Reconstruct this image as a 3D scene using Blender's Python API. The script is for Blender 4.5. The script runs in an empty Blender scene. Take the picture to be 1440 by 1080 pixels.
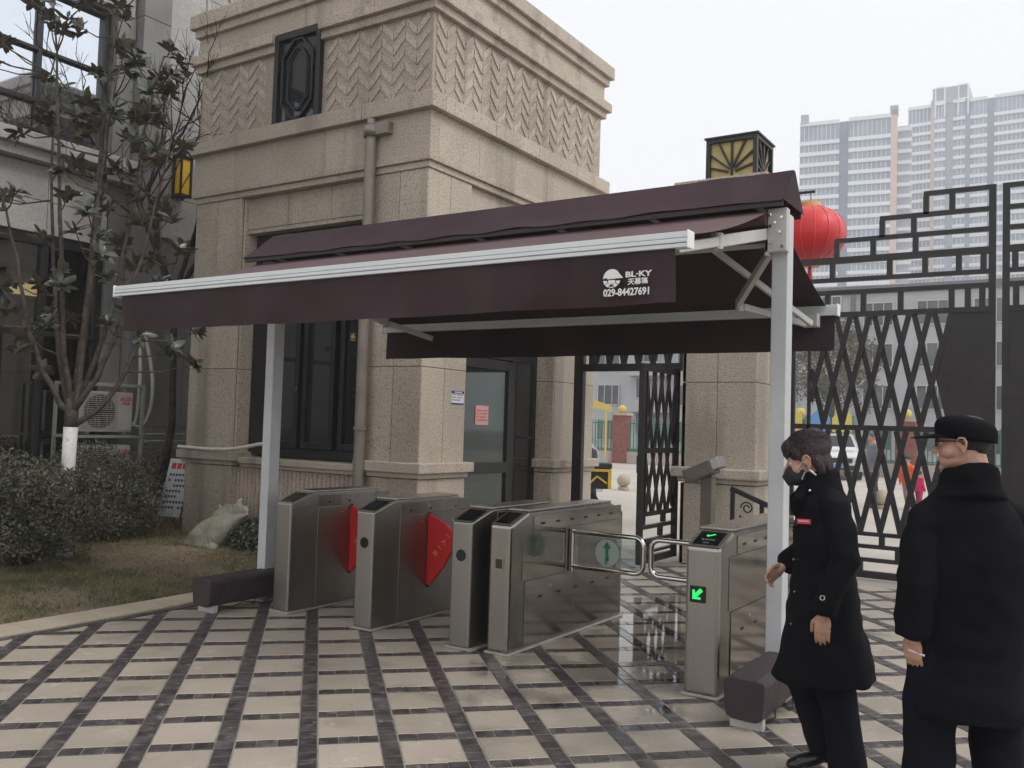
import bpy, math, random
import numpy as np
from mathutils import Vector, Matrix, noise as mnoise
R = math.radians
rnd = random.Random(7)
scene = bpy.context.scene
COL = bpy.data.collections.new('place')          # linked to the scene at the end: keeps mesh evaluation quick

# ------------------------------------------------------------ camera, sky, sun, exposure
def camera_axes(yaw, pitch, roll):
    f = Vector((-math.sin(yaw)*math.cos(pitch), math.cos(yaw)*math.cos(pitch), math.sin(pitch)))
    r = Vector((math.cos(yaw), math.sin(yaw), 0)); u = r.cross(f)
    return f, r*math.cos(roll)+u*math.sin(roll), -r*math.sin(roll)+u*math.cos(roll)
cf, cr, cu = camera_axes(R(33.03), R(2.644), R(1.768))
cam_data = bpy.data.cameras.new('camera'); cam = bpy.data.objects.new('camera', cam_data); COL.objects.link(cam)
M = Matrix((cr, cu, -cf)).transposed().to_4x4(); M.translation = Vector((0, 0, 1.6))
cam.matrix_world = M
cam_data.sensor_width = 36; cam_data.lens = 1270/1440*36; cam_data.clip_start = .05; cam_data.clip_end = 3000
scene.camera = cam
SUN_EL, SUN_AZ = R(50), R(84)       # azimuth measured from +Y towards +X
world = bpy.data.worlds.new('World'); scene.world = world; world.use_nodes = True
nt = world.node_tree; bg = nt.nodes['Background']
sky = nt.nodes.new('ShaderNodeTexSky'); sky.sky_type = 'NISHITA'; sky.sun_disc = False
sky.sun_elevation = SUN_EL; sky.sun_rotation = SUN_AZ; sky.dust_density = 6; sky.air_density = 1.2; sky.altitude = 300
hsv = nt.nodes.new('ShaderNodeHueSaturation'); hsv.inputs['Saturation'].default_value = .10
ovc = nt.nodes.new('ShaderNodeMix'); ovc.data_type = 'RGBA'; ovc.inputs[0].default_value = .72
ovc.inputs[7].default_value = (9.3, 9.5, 9.75, 1)      # even cloud layer, in the sky's own units
nt.links.new(sky.outputs[0], hsv.inputs['Color']); nt.links.new(hsv.outputs[0], ovc.inputs[6]); nt.links.new(ovc.outputs[2], bg.inputs[0])
bg.inputs[1].default_value = .12
sl = bpy.data.lights.new('sun', 'SUN'); sl.energy = 1.0; sl.angle = R(20); sl.color = (1, .965, .91)
so = bpy.data.objects.new('sun', sl); COL.objects.link(so)
sd = Vector((math.sin(SUN_AZ)*math.cos(SUN_EL), math.cos(SUN_AZ)*math.cos(SUN_EL), math.sin(SUN_EL)))
so.rotation_euler = sd.to_track_quat('Z', 'Y').to_euler()
so.location = (6, -4, 15)
scene.view_settings.view_transform = 'Standard'; scene.view_settings.look = 'None'
scene.view_settings.exposure = .12; scene.view_settings.gamma = 1; scene.view_settings.use_curve_mapping = False
try:
    scene.cycles.max_bounces = 8; scene.cycles.diffuse_bounces = 4; scene.cycles.transparent_max_bounces = 12; scene.cycles.volume_bounces = 3
except Exception: pass

# ------------------------------------------------------------ helpers
def wloc(o):
    v = Vector((0, 0, 0))
    while o: v += Vector(o.location); o = o.parent
    return v
def tag(o, label=None, cat=None, group=None, kind=None):
    if label: o['label'] = label
    if cat: o['category'] = cat
    if group: o['group'] = group
    if kind: o['kind'] = kind
    return o
def thing(name, loc, label, cat, group=None, rz=0):
    o = bpy.data.objects.new(name, None); COL.objects.link(o); o.location = loc; o.rotation_euler = (0, 0, rz)
    o.empty_display_size = .1
    return tag(o, label, cat, group)
def link(name, me, parent=None, loc=None):
    o = bpy.data.objects.new(name, me); COL.objects.link(o)
    if parent: o.parent = parent
    if loc is not None: o.location = loc
    return o
def copy_tree(o, parent=None):
    c = o.copy(); COL.objects.link(c); c.parent = parent
    for ch in list(o.children): copy_tree(ch, c)
    return c
def basis(d):
    d = Vector(d).normalized(); a = Vector((0, 0, 1)) if abs(d.z) < .9 else Vector((1, 0, 0))
    x = d.cross(a).normalized(); return x, d.cross(x).normalized(), d
def eval_mesh(o):
    scene.collection.objects.link(o); dg = bpy.context.evaluated_depsgraph_get()
    me = bpy.data.meshes.new_from_object(o.evaluated_get(dg)); bpy.data.objects.remove(o); return me
class MB:
    def __init__(s): s.v = []; s.f = []; s.m = []; s.mi = 0
    def add(s, vs, fs):
        n = len(s.v); s.v += [tuple(v) for v in vs]
        for f in fs: s.f.append(tuple(n+i for i in f)); s.m.append(s.mi)
        return s
    def box(s, x0, x1, y0, y1, z0, z1):
        if x0 > x1: x0, x1 = x1, x0
        if y0 > y1: y0, y1 = y1, y0
        if z0 > z1: z0, z1 = z1, z0
        return s.add([(x0,y0,z0),(x1,y0,z0),(x1,y1,z0),(x0,y1,z0),(x0,y0,z1),(x1,y0,z1),(x1,y1,z1),(x0,y1,z1)],
              [(0,3,2,1),(4,5,6,7),(0,1,5,4),(1,2,6,5),(2,3,7,6),(3,0,4,7)])
    def bar(s, a, b, w, h, up=(0,0,1)):            # box beam from a to b
        a = Vector(a); b = Vector(b); d = (b-a).normalized(); u = Vector(up)
        x = d.cross(u)
        if x.length < 1e-4: x = d.cross(Vector((1,0,0)))
        x.normalize(); u = x.cross(d)
        vs = [p+x*sx*w/2+u*su*h/2 for p in (a, b) for sx, su in ((-1,-1),(1,-1),(1,1),(-1,1))]
        return s.add(vs, [(0,3,2,1),(4,5,6,7),(0,1,5,4),(1,2,6,5),(2,3,7,6),(3,0,4,7)])
    def prism(s, pts, d):                          # planar polygon extruded by vector d (pts CCW seen against d)
        n = len(pts); p = [Vector(q) for q in pts]; d = Vector(d)
        vs = p+[q+d for q in p]
        return s.add(vs, [tuple(range(n))[::-1], tuple(range(n, 2*n))]+[(i, (i+1) % n, n+(i+1) % n, n+i) for i in range(n)])
    def tube(s, pts, r, n=8, caps=True, flat=1.0, up=None):
        pts = [Vector(p) for p in pts]; k = len(pts)
        rs = r if isinstance(r, (list, tuple)) else [r]*k
        vs = []; x = None
        for i in range(k):
            d = (pts[min(i+1, k-1)]-pts[max(i-1, 0)]).normalized()
            if x is None:
                x, y, _ = basis(d)
                if up is not None: y = (Vector(up)-d*d.dot(Vector(up))).normalized(); x = y.cross(d)
            else:
                x = x-d*x.dot(d); x = x.normalized() if x.length > 1e-5 else basis(d)[0]; y = d.cross(x)
            rr = rs[i]; ra, rb = rr if isinstance(rr, tuple) else (rr, rr*flat)
            for j in range(n):
                a = 2*math.pi*j/n; vs.append(pts[i]+x*math.cos(a)*ra+y*math.sin(a)*rb)
        fs = [(i*n+j, i*n+(j+1) % n, (i+1)*n+(j+1) % n, (i+1)*n+j) for i in range(k-1) for j in range(n)]
        if caps: fs += [tuple(range(n))[::-1], tuple(range((k-1)*n, k*n))]
        return s.add(vs, fs)
    def cyl(s, a, b, r, n=16): return s.tube([a, b], r, n)
    def limb(s, pts, r, n=12):                     # rounded ends, for remeshing
        pts = [Vector(p) for p in pts]; rs = list(r)
        s.tube(pts, rs, n)
        for p, q in ((pts[0], rs[0]), (pts[-1], rs[-1])):
            q = q if not isinstance(q, tuple) else sum(q)/2
            s.ell(p, (q, q, q), n=n, m=6)
        return s
    def ell(s, c, rad, rot=None, n=16, m=10):
        c = Vector(c); vs = [Vector((0, 0, rad[2]))]
        for i in range(1, m):
            t = math.pi*i/m
            for j in range(n):
                a = 2*math.pi*j/n
                vs.append(Vector((rad[0]*math.sin(t)*math.cos(a), rad[1]*math.sin(t)*math.sin(a), rad[2]*math.cos(t))))
        vs.append(Vector((0, 0, -rad[2])))
        if rot is not None: vs = [rot @ v for v in vs]
        L = len(vs)-1
        fs = [(0, 1+j, 1+(j+1) % n) for j in range(n)]
        fs += [(1+i*n+j, 1+(i+1)*n+j, 1+(i+1)*n+(j+1) % n, 1+i*n+(j+1) % n) for i in range(m-2) for j in range(n)]
        fs += [(L, 1+(m-2)*n+(j+1) % n, 1+(m-2)*n+j) for j in range(n)]
        return s.add([c+v for v in vs], fs)
    def loft(s, rings, n=28, caps=True):           # rings: (cx,cy,cz,rx,ry,power,twist)
        vs = []
        for g in rings:
            cx, cy, cz, rx, ry = g[:5]; p = g[5] if len(g) > 5 else 2.2
            for j in range(n):
                a = 2*math.pi*j/n; c, q = math.cos(a), math.sin(a)
                vs.append((cx+rx*math.copysign(abs(c)**(2/p), c), cy+ry*math.copysign(abs(q)**(2/p), q), cz+(g[6]*c if len(g) > 6 else 0)))
        k = len(rings)
        fs = [(i*n+j, i*n+(j+1) % n, (i+1)*n+(j+1) % n, (i+1)*n+j) for i in range(k-1) for j in range(n)]
        if caps: fs += [tuple(range(n))[::-1], tuple(range((k-1)*n, k*n))]
        return s.add(vs, fs)
    def slab(s, o, u, v, w, h, th, ch=.004):       # stone slab: origin corner o, unit axes u,v, outward thickness along u x v
        o = Vector(o); u = Vector(u); v = Vector(v); n = u.cross(v)
        b = [o, o+u*w, o+u*w+v*h, o+v*h]
        m = [p+n*(th-ch) for p in b]
        t = [o+u*ch+v*ch+n*th, o+u*(w-ch)+v*ch+n*th, o+u*(w-ch)+v*(h-ch)+n*th, o+u*ch+v*(h-ch)+n*th]
        fs = [(0, 1, 5, 4), (1, 2, 6, 5), (2, 3, 7, 6), (3, 0, 4, 7), (4, 5, 9, 8), (5, 6, 10, 9), (6, 7, 11, 10), (7, 4, 8, 11), (8, 9, 10, 11)]
        return s.add(b+m+t, fs)
    def mesh(s, name, mats, off=None, smooth=False):
        me = bpy.data.meshes.new(name)
        vs = s.v if off is None else [(a-off[0], b-off[1], c-off[2]) for a, b, c in s.v]
        me.from_pydata(vs, [], s.f)
        for m in (mats if isinstance(mats, (list, tuple)) else [mats]): me.materials.append(m)
        if any(s.m): me.polygons.foreach_set('material_index', s.m)
        if smooth: me.shade_smooth()
        me.update(); return me
    def build(s, name, mats, parent=None, local=False, smooth=False, bevel=0, label=None):
        off = None if (parent is None or local) else wloc(parent)
        o = link(name, s.mesh(name, mats, off, smooth), parent)
        if bevel:
            b = o.modifiers.new('bevel', 'BEVEL'); b.width = bevel; b.segments = 2; b.limit_method = 'ANGLE'; b.angle_limit = R(40)
            if hasattr(b, 'harden_normals'): b.harden_normals = False
        if label: o['label'] = label
        return o
def B(x0, x1, y0, y1, z0, z1): return MB().box(x0, x1, y0, y1, z0, z1)
def smooth_angle(o, deg=40):
    o.data.shade_smooth()
    m = o.modifiers.new('w', 'WEIGHTED_NORMAL'); m.keep_sharp = True
def np_mesh(name, verts, faces, mat, parent=None, k=4, midx=None, mats=None):
    me = bpy.data.meshes.new(name); nv = len(verts); nf = len(faces)
    me.vertices.add(nv); me.vertices.foreach_set('co', np.asarray(verts, dtype=np.float32).ravel())
    me.loops.add(nf*k); me.loops.foreach_set('vertex_index', np.asarray(faces, dtype=np.int32).ravel())
    me.polygons.add(nf); me.polygons.foreach_set('loop_start', np.arange(0, nf*k, k, dtype=np.int32))
    try: me.polygons.foreach_set('loop_total', np.full(nf, k, dtype=np.int32))
    except Exception: pass
    for m in (mats or [mat]): me.materials.append(m)
    if midx is not None: me.polygons.foreach_set('material_index', np.asarray(midx, dtype=np.int32))
    me.update(); me.validate()
    return link(name, me, parent)
def text(name, body, size, centre, right, up, mat, parent, ext=.001, sx=1.0, spacing=1.0, label=None, bold=0.0):
    cu_ = bpy.data.curves.new(name, 'FONT'); cu_.body = body; cu_.size = size; cu_.extrude = ext; cu_.align_x = 'CENTER'; cu_.align_y = 'CENTER'
    cu_.space_character = spacing; cu_.offset = bold; cu_.resolution_u = 3
    me = eval_mesh(bpy.data.objects.new(name, cu_))
    r = Vector(right).normalized(); u = Vector(up).normalized(); n = r.cross(u)
    mm = Matrix((r*sx, u, n)).transposed().to_4x4(); mm.translation = Vector(centre)-wloc(parent)
    me.transform(mm); me.materials.clear(); me.materials.append(mat)
    return link(name, me, parent)
def remesh(name, mb, voxel, mats, parent, local=True, iters=4, disp=None, matfn=None):
    tmp = bpy.data.objects.new(name, mb.mesh(name, mats))
    m = tmp.modifiers.new('r', 'REMESH'); m.mode = 'VOXEL'; m.voxel_size = voxel; m.adaptivity = 0
    s = tmp.modifiers.new('s', 'SMOOTH'); s.factor = .5; s.iterations = iters
    me = eval_mesh(tmp)
    if disp:
        amp, fn = disp; n = len(me.vertices); co = np.empty(n*3, np.float32); no = np.empty(n*3, np.float32)
        me.vertices.foreach_get('co', co); me.vertices.foreach_get('normal', no)
        d = np.array([fn(Vector(c)) for c in co.reshape(-1, 3).tolist()], np.float32)*amp
        me.vertices.foreach_set('co', (co.reshape(-1, 3)+no.reshape(-1, 3)*d[:, None]).ravel())
    me.materials.clear()
    for q in (mats if isinstance(mats, (list, tuple)) else [mats]): me.materials.append(q)
    if matfn:
        for p in me.polygons: p.material_index = matfn(p.center)
    me.shade_smooth(); me.update()
    if not local:
        off = wloc(parent); me.transform(Matrix.Translation(-off))
    return link(name, me, parent)

# ------------------------------------------------------------ materials
def pmat(name, c1, c2=None, scale=5, rough=.6, metal=0, bump=0, bscale=None, coords='pos', detail=4, rr=0, spec=.5, lo=.35, hi=.65, stretch=None, objvar=0, sheen=0, coat=0, speck=None, emit=None, trans=0, ior=None):
    m = bpy.data.materials.new(name); m.use_nodes = True; t = m.node_tree; N = t.nodes; L = t.links
    b = N['Principled BSDF']
    c1 = tuple(c1)+(1,); c2 = tuple(c2 or c1[:3])+(1,)
    if coords == 'pos': src = N.new('ShaderNodeNewGeometry').outputs['Position']
    else: src = N.new('ShaderNodeTexCoord').outputs['Object']
    if stretch:
        mp = N.new('ShaderNodeMapping'); mp.inputs['Scale'].default_value = stretch; L.new(src, mp.inputs[0]); src = mp.outputs[0]
    nz = N.new('ShaderNodeTexNoise'); nz.inputs['Scale'].default_value = scale; nz.inputs['Detail'].default_value = detail; L.new(src, nz.inputs[0])
    rp = N.new('ShaderNodeMapRange'); rp.inputs[1].default_value = lo; rp.inputs[2].default_value = hi; L.new(nz.outputs[0], rp.inputs[0])
    mx = N.new('ShaderNodeMix'); mx.data_type = 'RGBA'; mx.inputs[6].default_value = c1; mx.inputs[7].default_value = c2
    L.new(rp.outputs[0], mx.inputs[0]); col = mx.outputs[2]
    if speck:                                       # (scale, colour, lo, hi, amount) repeated
        for sp_ in speck:
            sc, cc, l2, h2, am = sp_[:5]; s2 = src
            if len(sp_) > 5: mp2 = N.new('ShaderNodeMapping'); mp2.inputs['Scale'].default_value = sp_[5]; L.new(src, mp2.inputs[0]); s2 = mp2.outputs[0]
            n2 = N.new('ShaderNodeTexNoise'); n2.inputs['Scale'].default_value = sc; n2.inputs['Detail'].default_value = 2; L.new(s2, n2.inputs[0])
            r2 = N.new('ShaderNodeMapRange'); r2.inputs[1].default_value = l2; r2.inputs[2].default_value = h2; r2.inputs[4].default_value = am; L.new(n2.outputs[0], r2.inputs[0])
            m2 = N.new('ShaderNodeMix'); m2.data_type = 'RGBA'; m2.inputs[7].default_value = tuple(cc)+(1,); L.new(r2.outputs[0], m2.inputs[0]); L.new(col, m2.inputs[6]); col = m2.outputs[2]
    if objvar:
        oi = N.new('ShaderNodeObjectInfo'); hv = N.new('ShaderNodeHueSaturation')
        r3 = N.new('ShaderNodeMapRange'); r3.inputs[3].default_value = 1-objvar; r3.inputs[4].default_value = 1+objvar; L.new(oi.outputs['Random'], r3.inputs[0])
        L.new(r3.outputs[0], hv.inputs['Value']); L.new(col, hv.inputs['Color']); col = hv.outputs[0]
    L.new(col, b.inputs['Base Color'])
    b.inputs['Roughness'].default_value = rough; b.inputs['Metallic'].default_value = metal
    b.inputs['Specular IOR Level'].default_value = spec
    if sheen: b.inputs['Sheen Weight'].default_value = sheen
    if coat: b.inputs['Coat Weight'].default_value = coat; b.inputs['Coat Roughness'].default_value = .1
    if trans: b.inputs['Transmission Weight'].default_value = trans
    if ior: b.inputs['IOR'].default_value = ior
    if emit: b.inputs['Emission Color'].default_value = tuple(emit[:3])+(1,); b.inputs['Emission Strength'].default_value = emit[3]
    if rr:
        r4 = N.new('ShaderNodeMapRange'); r4.inputs[3].default_value = rough-rr; r4.inputs[4].default_value = rough+rr; L.new(nz.outputs[0], r4.inputs[0]); L.new(r4.outputs[0], b.inputs['Roughness'])
    if bump:
        n3 = N.new('ShaderNodeTexNoise'); n3.inputs['Scale'].default_value = bscale or scale*4; n3.inputs['Detail'].default_value = 5; L.new(src, n3.inputs[0])
        bp = N.new('ShaderNodeBump'); bp.inputs['Strength'].default_value = bump; bp.inputs['Distance'].default_value = .01; L.new(n3.outputs[0], bp.inputs['Height']); L.new(bp.outputs[0], b.inputs['Normal'])
    return m
GR = [(62, (.14,.11,.095), .53, .62, .65), (85, (.68,.61,.52), .57, .66, .65), (.5, (.20,.165,.13), .5, .75, .35), (1.0, (.15,.12,.095), .54, .74, .5, (3.2, 3.2, .35))]
M_granite = pmat('granite', (.45,.378,.298), (.51,.43,.345), 1.3, .62, bump=.25, bscale=120, objvar=.07, speck=GR)
M_granite2 = pmat('granite_pale', (.47,.40,.32), (.53,.46,.37), 1.5, .6, bump=.25, bscale=120, objvar=.05, speck=GR)
M_frz = pmat('granite_ground_shade', (.37,.31,.245), (.43,.36,.29), 3, .7, bump=.2, bscale=120, objvar=.05, speck=GR)  # darker granite: shade of the recesses between chevrons put into the colour
M_chev = pmat('granite_relief', (.43,.365,.295), (.49,.42,.345), 3, .6, bump=.2, bscale=120, objvar=.12, speck=GR)
M_joint = pmat('joint', (.12,.10,.08), (.16,.13,.11), 8, .9)
M_pinkst = pmat('fluted_stone', (.36,.27,.22), (.42,.33,.27), 4, .7, bump=.2, bscale=100, objvar=.05, speck=GR[:2])
M_greyst = pmat('grey_stone', (.35,.34,.325), (.41,.395,.375), 2, .6, bump=.15, bscale=70, objvar=.07, speck=[(40, (.17,.16,.15), .5, .65, .4)])
M_greyst2 = pmat('grey_stone_dark', (.17,.163,.155), (.21,.20,.19), 2, .55, bump=.15, bscale=70, objvar=.07)
M_black = pmat('black_metal', (.012,.010,.011), (.022,.018,.019), 8, .42, bump=.05, bscale=60, rr=.08)
M_dframe = pmat('dark_frame', (.012,.012,.013), (.019,.018,.018), 6, .4)
def glass_dark(name, col, rough=.03, refl=.5):
    m = pmat(name, col, tuple(c*1.3 for c in col), 1.2, rough, spec=refl, bump=.02, bscale=1.5); return m
M_glass = glass_dark('dark_glass', (.018,.021,.022), .03, .8)
M_skyglass = pmat('mirror_glass', (.66,.71,.78), (.72,.77,.83), .6, .04, metal=.95, bump=.04, bscale=1.3)
def clear_glass(name, tint=(.75,.8,.8), mixf=.35):
    m = bpy.data.materials.new(name); m.use_nodes = True; t = m.node_tree; N = t.nodes; L = t.links
    for n in list(N): N.remove(n)
    o = N.new('ShaderNodeOutputMaterial'); g = N.new('ShaderNodeBsdfGlossy'); g.inputs['Roughness'].default_value = .02; g.inputs['Color'].default_value = (.9,.92,.95,1)
    tr = N.new('ShaderNodeBsdfTransparent'); tr.inputs[0].default_value = tint+(1,)
    fr = N.new('ShaderNodeFresnel'); fr.inputs[0].default_value = 1.5; ad = N.new('ShaderNodeMath'); ad.operation = 'ADD'; ad.inputs[1].default_value = mixf*.3; ad.use_clamp = True
    mx = N.new('ShaderNodeMixShader'); L.new(fr.outputs[0], ad.inputs[0]); L.new(ad.outputs[0], mx.inputs[0]); L.new(tr.outputs[0], mx.inputs[1]); L.new(g.outputs[0], mx.inputs[2]); L.new(mx.outputs[0], o.inputs[0])
    return m
M_clear = clear_glass('clear_glass')
M_doorglass = clear_glass('door_glass', (.5,.54,.52), .6)
M_steel = pmat('brushed_steel', (.34,.318,.29), (.40,.375,.345), 3, .27, metal=1, bump=.10, bscale=60, stretch=(1, 1, .03), rr=.06, speck=[(2.2, (.30,.275,.25), .45, .7, .5)])
M_steel3 = pmat('matt_steel', (.30,.28,.255), (.36,.338,.31), 3, .40, metal=1, bump=.12, bscale=60, stretch=(1, 1, .03), rr=.05)
M_steel2 = pmat('polished_steel', (.32,.29,.26), (.38,.35,.315), 2, .13, metal=1, bump=.04, bscale=5, rr=.05)
M_steeltop = pmat('steel_top', (.48,.45,.41), (.42,.39,.36), 20, .3, metal=.9, rr=.1)
M_chrome = pmat('chrome', (.62,.60,.58), (.68,.66,.64), 3, .12, metal=1)
M_alu = pmat('white_aluminium', (.66,.70,.70), (.72,.75,.75), 4, .32, bump=.02)
M_post = pmat('white_post', (.52,.53,.545), (.60,.61,.62), 2.5, .38, bump=.03, bscale=30, speck=[(5, (.38,.36,.33), .6, .8, .4)])
M_arm = pmat('arm_paint', (.46,.45,.43), (.52,.51,.49), 5, .4)
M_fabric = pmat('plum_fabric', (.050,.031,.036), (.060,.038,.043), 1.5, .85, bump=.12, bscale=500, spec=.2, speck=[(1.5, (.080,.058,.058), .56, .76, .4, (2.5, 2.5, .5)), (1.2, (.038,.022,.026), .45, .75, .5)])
M_fabric_skylit = pmat('plum_canopy_skylit', (.125,.080,.084), (.14,.091,.095), 1.2, .85, bump=.1, bscale=500, spec=.25)  # lighter copy of the plum cloth, with the sky's brightening painted in
M_cover = pmat('plum_cover', (.034,.021,.025), (.045,.029,.034), 3, .6, bump=.2, bscale=12)
M_white = pmat('white_print', (.8,.8,.78), rough=.6)
M_red = pmat('red_plastic', (.60,.016,.020), (.66,.022,.028), 3, .42, bump=.03)
M_gold = pmat('gold_print', (.75,.42,.16), rough=.5)
M_cream = pmat('cream_tile', (.385,.328,.268), (.45,.388,.318), 2.2, .45, bump=.12, bscale=45, objvar=.09, speck=[(3.1, (.26,.225,.18), .57, .70, .5), (55, (.22,.19,.15), .63, .70, .6), (9, (.62,.56,.47), .62, .75, .5), (.7, (.27,.235,.19), .52, .72, .55), (30, (.38,.33,.26), .62, .72, .5)])
M_darkt = pmat('dark_tile', (.040,.032,.034), (.105,.088,.088), 11, .38, bump=.15, bscale=60, objvar=.35, speck=[(16, (.24,.21,.20), .60, .68, .55), (60, (.02,.018,.018), .55, .7, .5)])
M_grout = pmat('grout', (.22,.195,.17), (.32,.285,.25), 9, .9, bump=.2, bscale=80)
def wetten(m):                                     # damp patch on the paving between the turnstiles and the gate
    t = m.node_tree; N = t.nodes; L = t.links; b = N['Principled BSDF']
    g = N.new('ShaderNodeNewGeometry'); sp = N.new('ShaderNodeVectorMath'); sp.operation = 'SUBTRACT'; sp.inputs[1].default_value = (-2.75, 7.2, 0); L.new(g.outputs['Position'], sp.inputs[0])
    sc = N.new('ShaderNodeVectorMath'); sc.operation = 'MULTIPLY'; sc.inputs[1].default_value = (.75, .30, 0); L.new(sp.outputs[0], sc.inputs[0])
    ln = N.new('ShaderNodeVectorMath'); ln.operation = 'LENGTH'; L.new(sc.outputs[0], ln.inputs[0])
    nz = N.new('ShaderNodeTexNoise'); nz.inputs['Scale'].default_value = 2.2; nz.inputs['Detail'].default_value = 4; L.new(g.outputs['Position'], nz.inputs[0])
    a = N.new('ShaderNodeMath'); a.operation = 'MULTIPLY_ADD'; a.inputs[1].default_value = 1.8; L.new(nz.outputs[0], a.inputs[0]); L.new(ln.outputs['Value'], a.inputs[2])
    r = N.new('ShaderNodeMapRange'); r.inputs[1].default_value = 1.45; r.inputs[2].default_value = 1.8; r.inputs[3].default_value = 1; r.inputs[4].default_value = 0; L.new(a.outputs[0], r.inputs[0])
    ro = N.new('ShaderNodeMix'); ro.data_type = 'FLOAT'; ro.inputs[3].default_value = .025
    ro.inputs[2].default_value = b.inputs['Roughness'].default_value; L.new(r.outputs[0], ro.inputs[0]); L.new(ro.outputs[0], b.inputs['Roughness'])
    src = b.inputs['Base Color'].links[0].from_socket
    mx = N.new('ShaderNodeMix'); mx.data_type = 'RGBA'; mx.blend_type = 'MULTIPLY'; mx.inputs[7].default_value = (.62,.62,.62,1); L.new(r.outputs[0], mx.inputs[0]); L.new(src, mx.inputs[6]); L.new(mx.outputs[2], b.inputs['Base Color'])
    bp = b.inputs['Normal'].links[0].from_node; inv = N.new('ShaderNodeMath'); inv.operation = 'MULTIPLY_ADD'; inv.inputs[1].default_value = -bp.inputs['Strength'].default_value*.9; inv.inputs[2].default_value = bp.inputs['Strength'].default_value
    L.new(r.outputs[0], inv.inputs[0]); L.new(inv.outputs[0], bp.inputs['Strength'])
for q in (M_cream, M_darkt): wetten(q)
M_kerb = pmat('kerb_stone', (.42,.355,.265), (.50,.425,.325), 3, .6, bump=.15, bscale=60, objvar=.05, speck=[(60, (.34,.29,.22), .55, .7, .5)])
M_soil = pmat('soil', (.15,.115,.072), (.25,.19,.12), 1.6, .95, bump=.8, bscale=22, speck=[(28, (.06,.045,.03), .5, .65, .6), (45, (.30,.24,.16), .6, .72, .6), (.9, (.07,.07,.035), .5, .65, .5)])
M_grass = pmat('grass_blades', (.075,.085,.035), (.22,.18,.09), 2.2, .8, speck=[(14, (.24,.19,.10), .55, .7, .6)])
M_pave = pmat('pale_concrete', (.44,.40,.35), (.52,.475,.41), .7, .7, bump=.15, bscale=30, speck=[(.25, (.36,.33,.29), .5, .7, .5)])
M_white_paint = pmat('whitewash', (.62,.61,.58), (.70,.69,.66), 12, .85, bump=.4, bscale=50, speck=[(25, (.30,.26,.22), .6, .72, .6)])
M_bark = pmat('bark', (.045,.034,.027), (.10,.08,.065), 14, .9, bump=.7, bscale=60, speck=[(30, (.16,.14,.115), .58, .7, .5)])
M_twig = pmat('dark_twig', (.022,.016,.014), (.045,.036,.03), 14, .9)
M_rubber = pmat('black_rubber', (.012,.012,.013), (.02,.02,.021), 10, .6)
M_screen = pmat('black_screen', (.006,.007,.008), rough=.12)
M_green_led = pmat('green_led', (.0,.3,.05), emit=(.02,.75,.16,1.1))
M_green = pmat('green_print', (.0,.16,.085), rough=.5)
M_disc = pmat('pale_disc', (.34,.40,.38), rough=.25)

# ------------------------------------------------------------ ground
def project(p):
    q = Vector(p)-Vector((0, 0, 1.6)); c = q.dot(cf)
    if c < .1: return None
    return 720+1270*q.dot(cr)/c, 540-1270*q.dot(cu)/c, c
def in_view(p, m=30):
    q = project(p); return q is not None and -m < q[0] < 1440+m and -m < q[1] < 1080+m
def sheet(name, x0, x1, y0, y1, z, mat, nx=1, ny=1, hf=None):
    xs = np.linspace(x0, x1, nx+1); ys = np.linspace(y0, y1, ny+1)
    V = [(x, y, z+(hf(x, y) if hf else 0)) for y in ys for x in xs]
    F = [(j*(nx+1)+i, j*(nx+1)+i+1, (j+1)*(nx+1)+i+1, (j+1)*(nx+1)+i) for j in range(ny) for i in range(nx)]
    o = np_mesh(name, V, F, mat); o['kind'] = 'structure'; o.data.shade_smooth(); return o
sheet('ground', -220, 140, -80, 330, -.06, pmat('far_ground', (.22,.21,.19), (.30,.28,.25), .05, .9))
sheet('yard_pavement', -30, 22, 10.32, 47, -.012, M_pave)
sheet('shop_forecourt', -30, -12.4, 2, 10.3, -.03, M_pave)

paving = B(-6.62, 5.2, -.6, 10.32, -.05, -.0045).build('courtyard_paving', M_grout); paving['kind'] = 'structure'
O = Vector((-3.30, 3.385, 0)); A = Vector((.2805, .2833, 0)); Bv = Vector((-.2925, .2925, 0)); ah = A.normalized(); bh = Bv.normalized()
def tile_mesh(name, w, l, mat, ch=.003):
    m = MB(); m.slab((0, 0, -.03), ah, bh, w, l, .03, ch); return m.mesh(name, mat)
me_cream = tile_mesh('cream_tile', .296, .308, M_cream); me_dk_row = tile_mesh('dark_tile', .096, .092, M_darkt); me_dk_col = tile_mesh('dark_tile', .088, .1004, M_darkt)
creams, darks = [], []
for i in range(-26, 26):
    for j in range(-26, 26):
        p = O+A*i+Bv*j
        def ok(q): return -6.47 < q.x < 5.1 and -.5 < q.y < 10.2
        c = p+ah*.15+bh*.155
        if ok(c): creams.append((c, p))
        for k in range(3):
            q = p-bh*.0975+ah*(.002+.1*k)
            if ok(q): darks.append((q, q, 0))
        for k in range(4):
            q = p-bh*.0995+ah*.3035+bh*(.1034*k)
            if ok(q): darks.append((q, q, 1))
def key(t):
    q = project(t[0]); 
    return (0 if (q and -10 < q[0] < 1450 and 820 < q[1] < 1095) else 1, q[2] if q else 99)
creams.sort(key=key); darks.sort(key=key)
def place_tile(name, me, p):
    o = link(name, me, paving, (p.x, p.y, rnd.uniform(-.0015, .001))); o.rotation_euler = (rnd.uniform(-.004, .004), rnd.uniform(-.004, .004), 0); return o
for c, p in creams[:295]: place_tile('cream_tile', me_cream, p)
for q, p, k in darks[:295]: place_tile('dark_tile', me_dk_col if k else me_dk_row, p)
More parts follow.
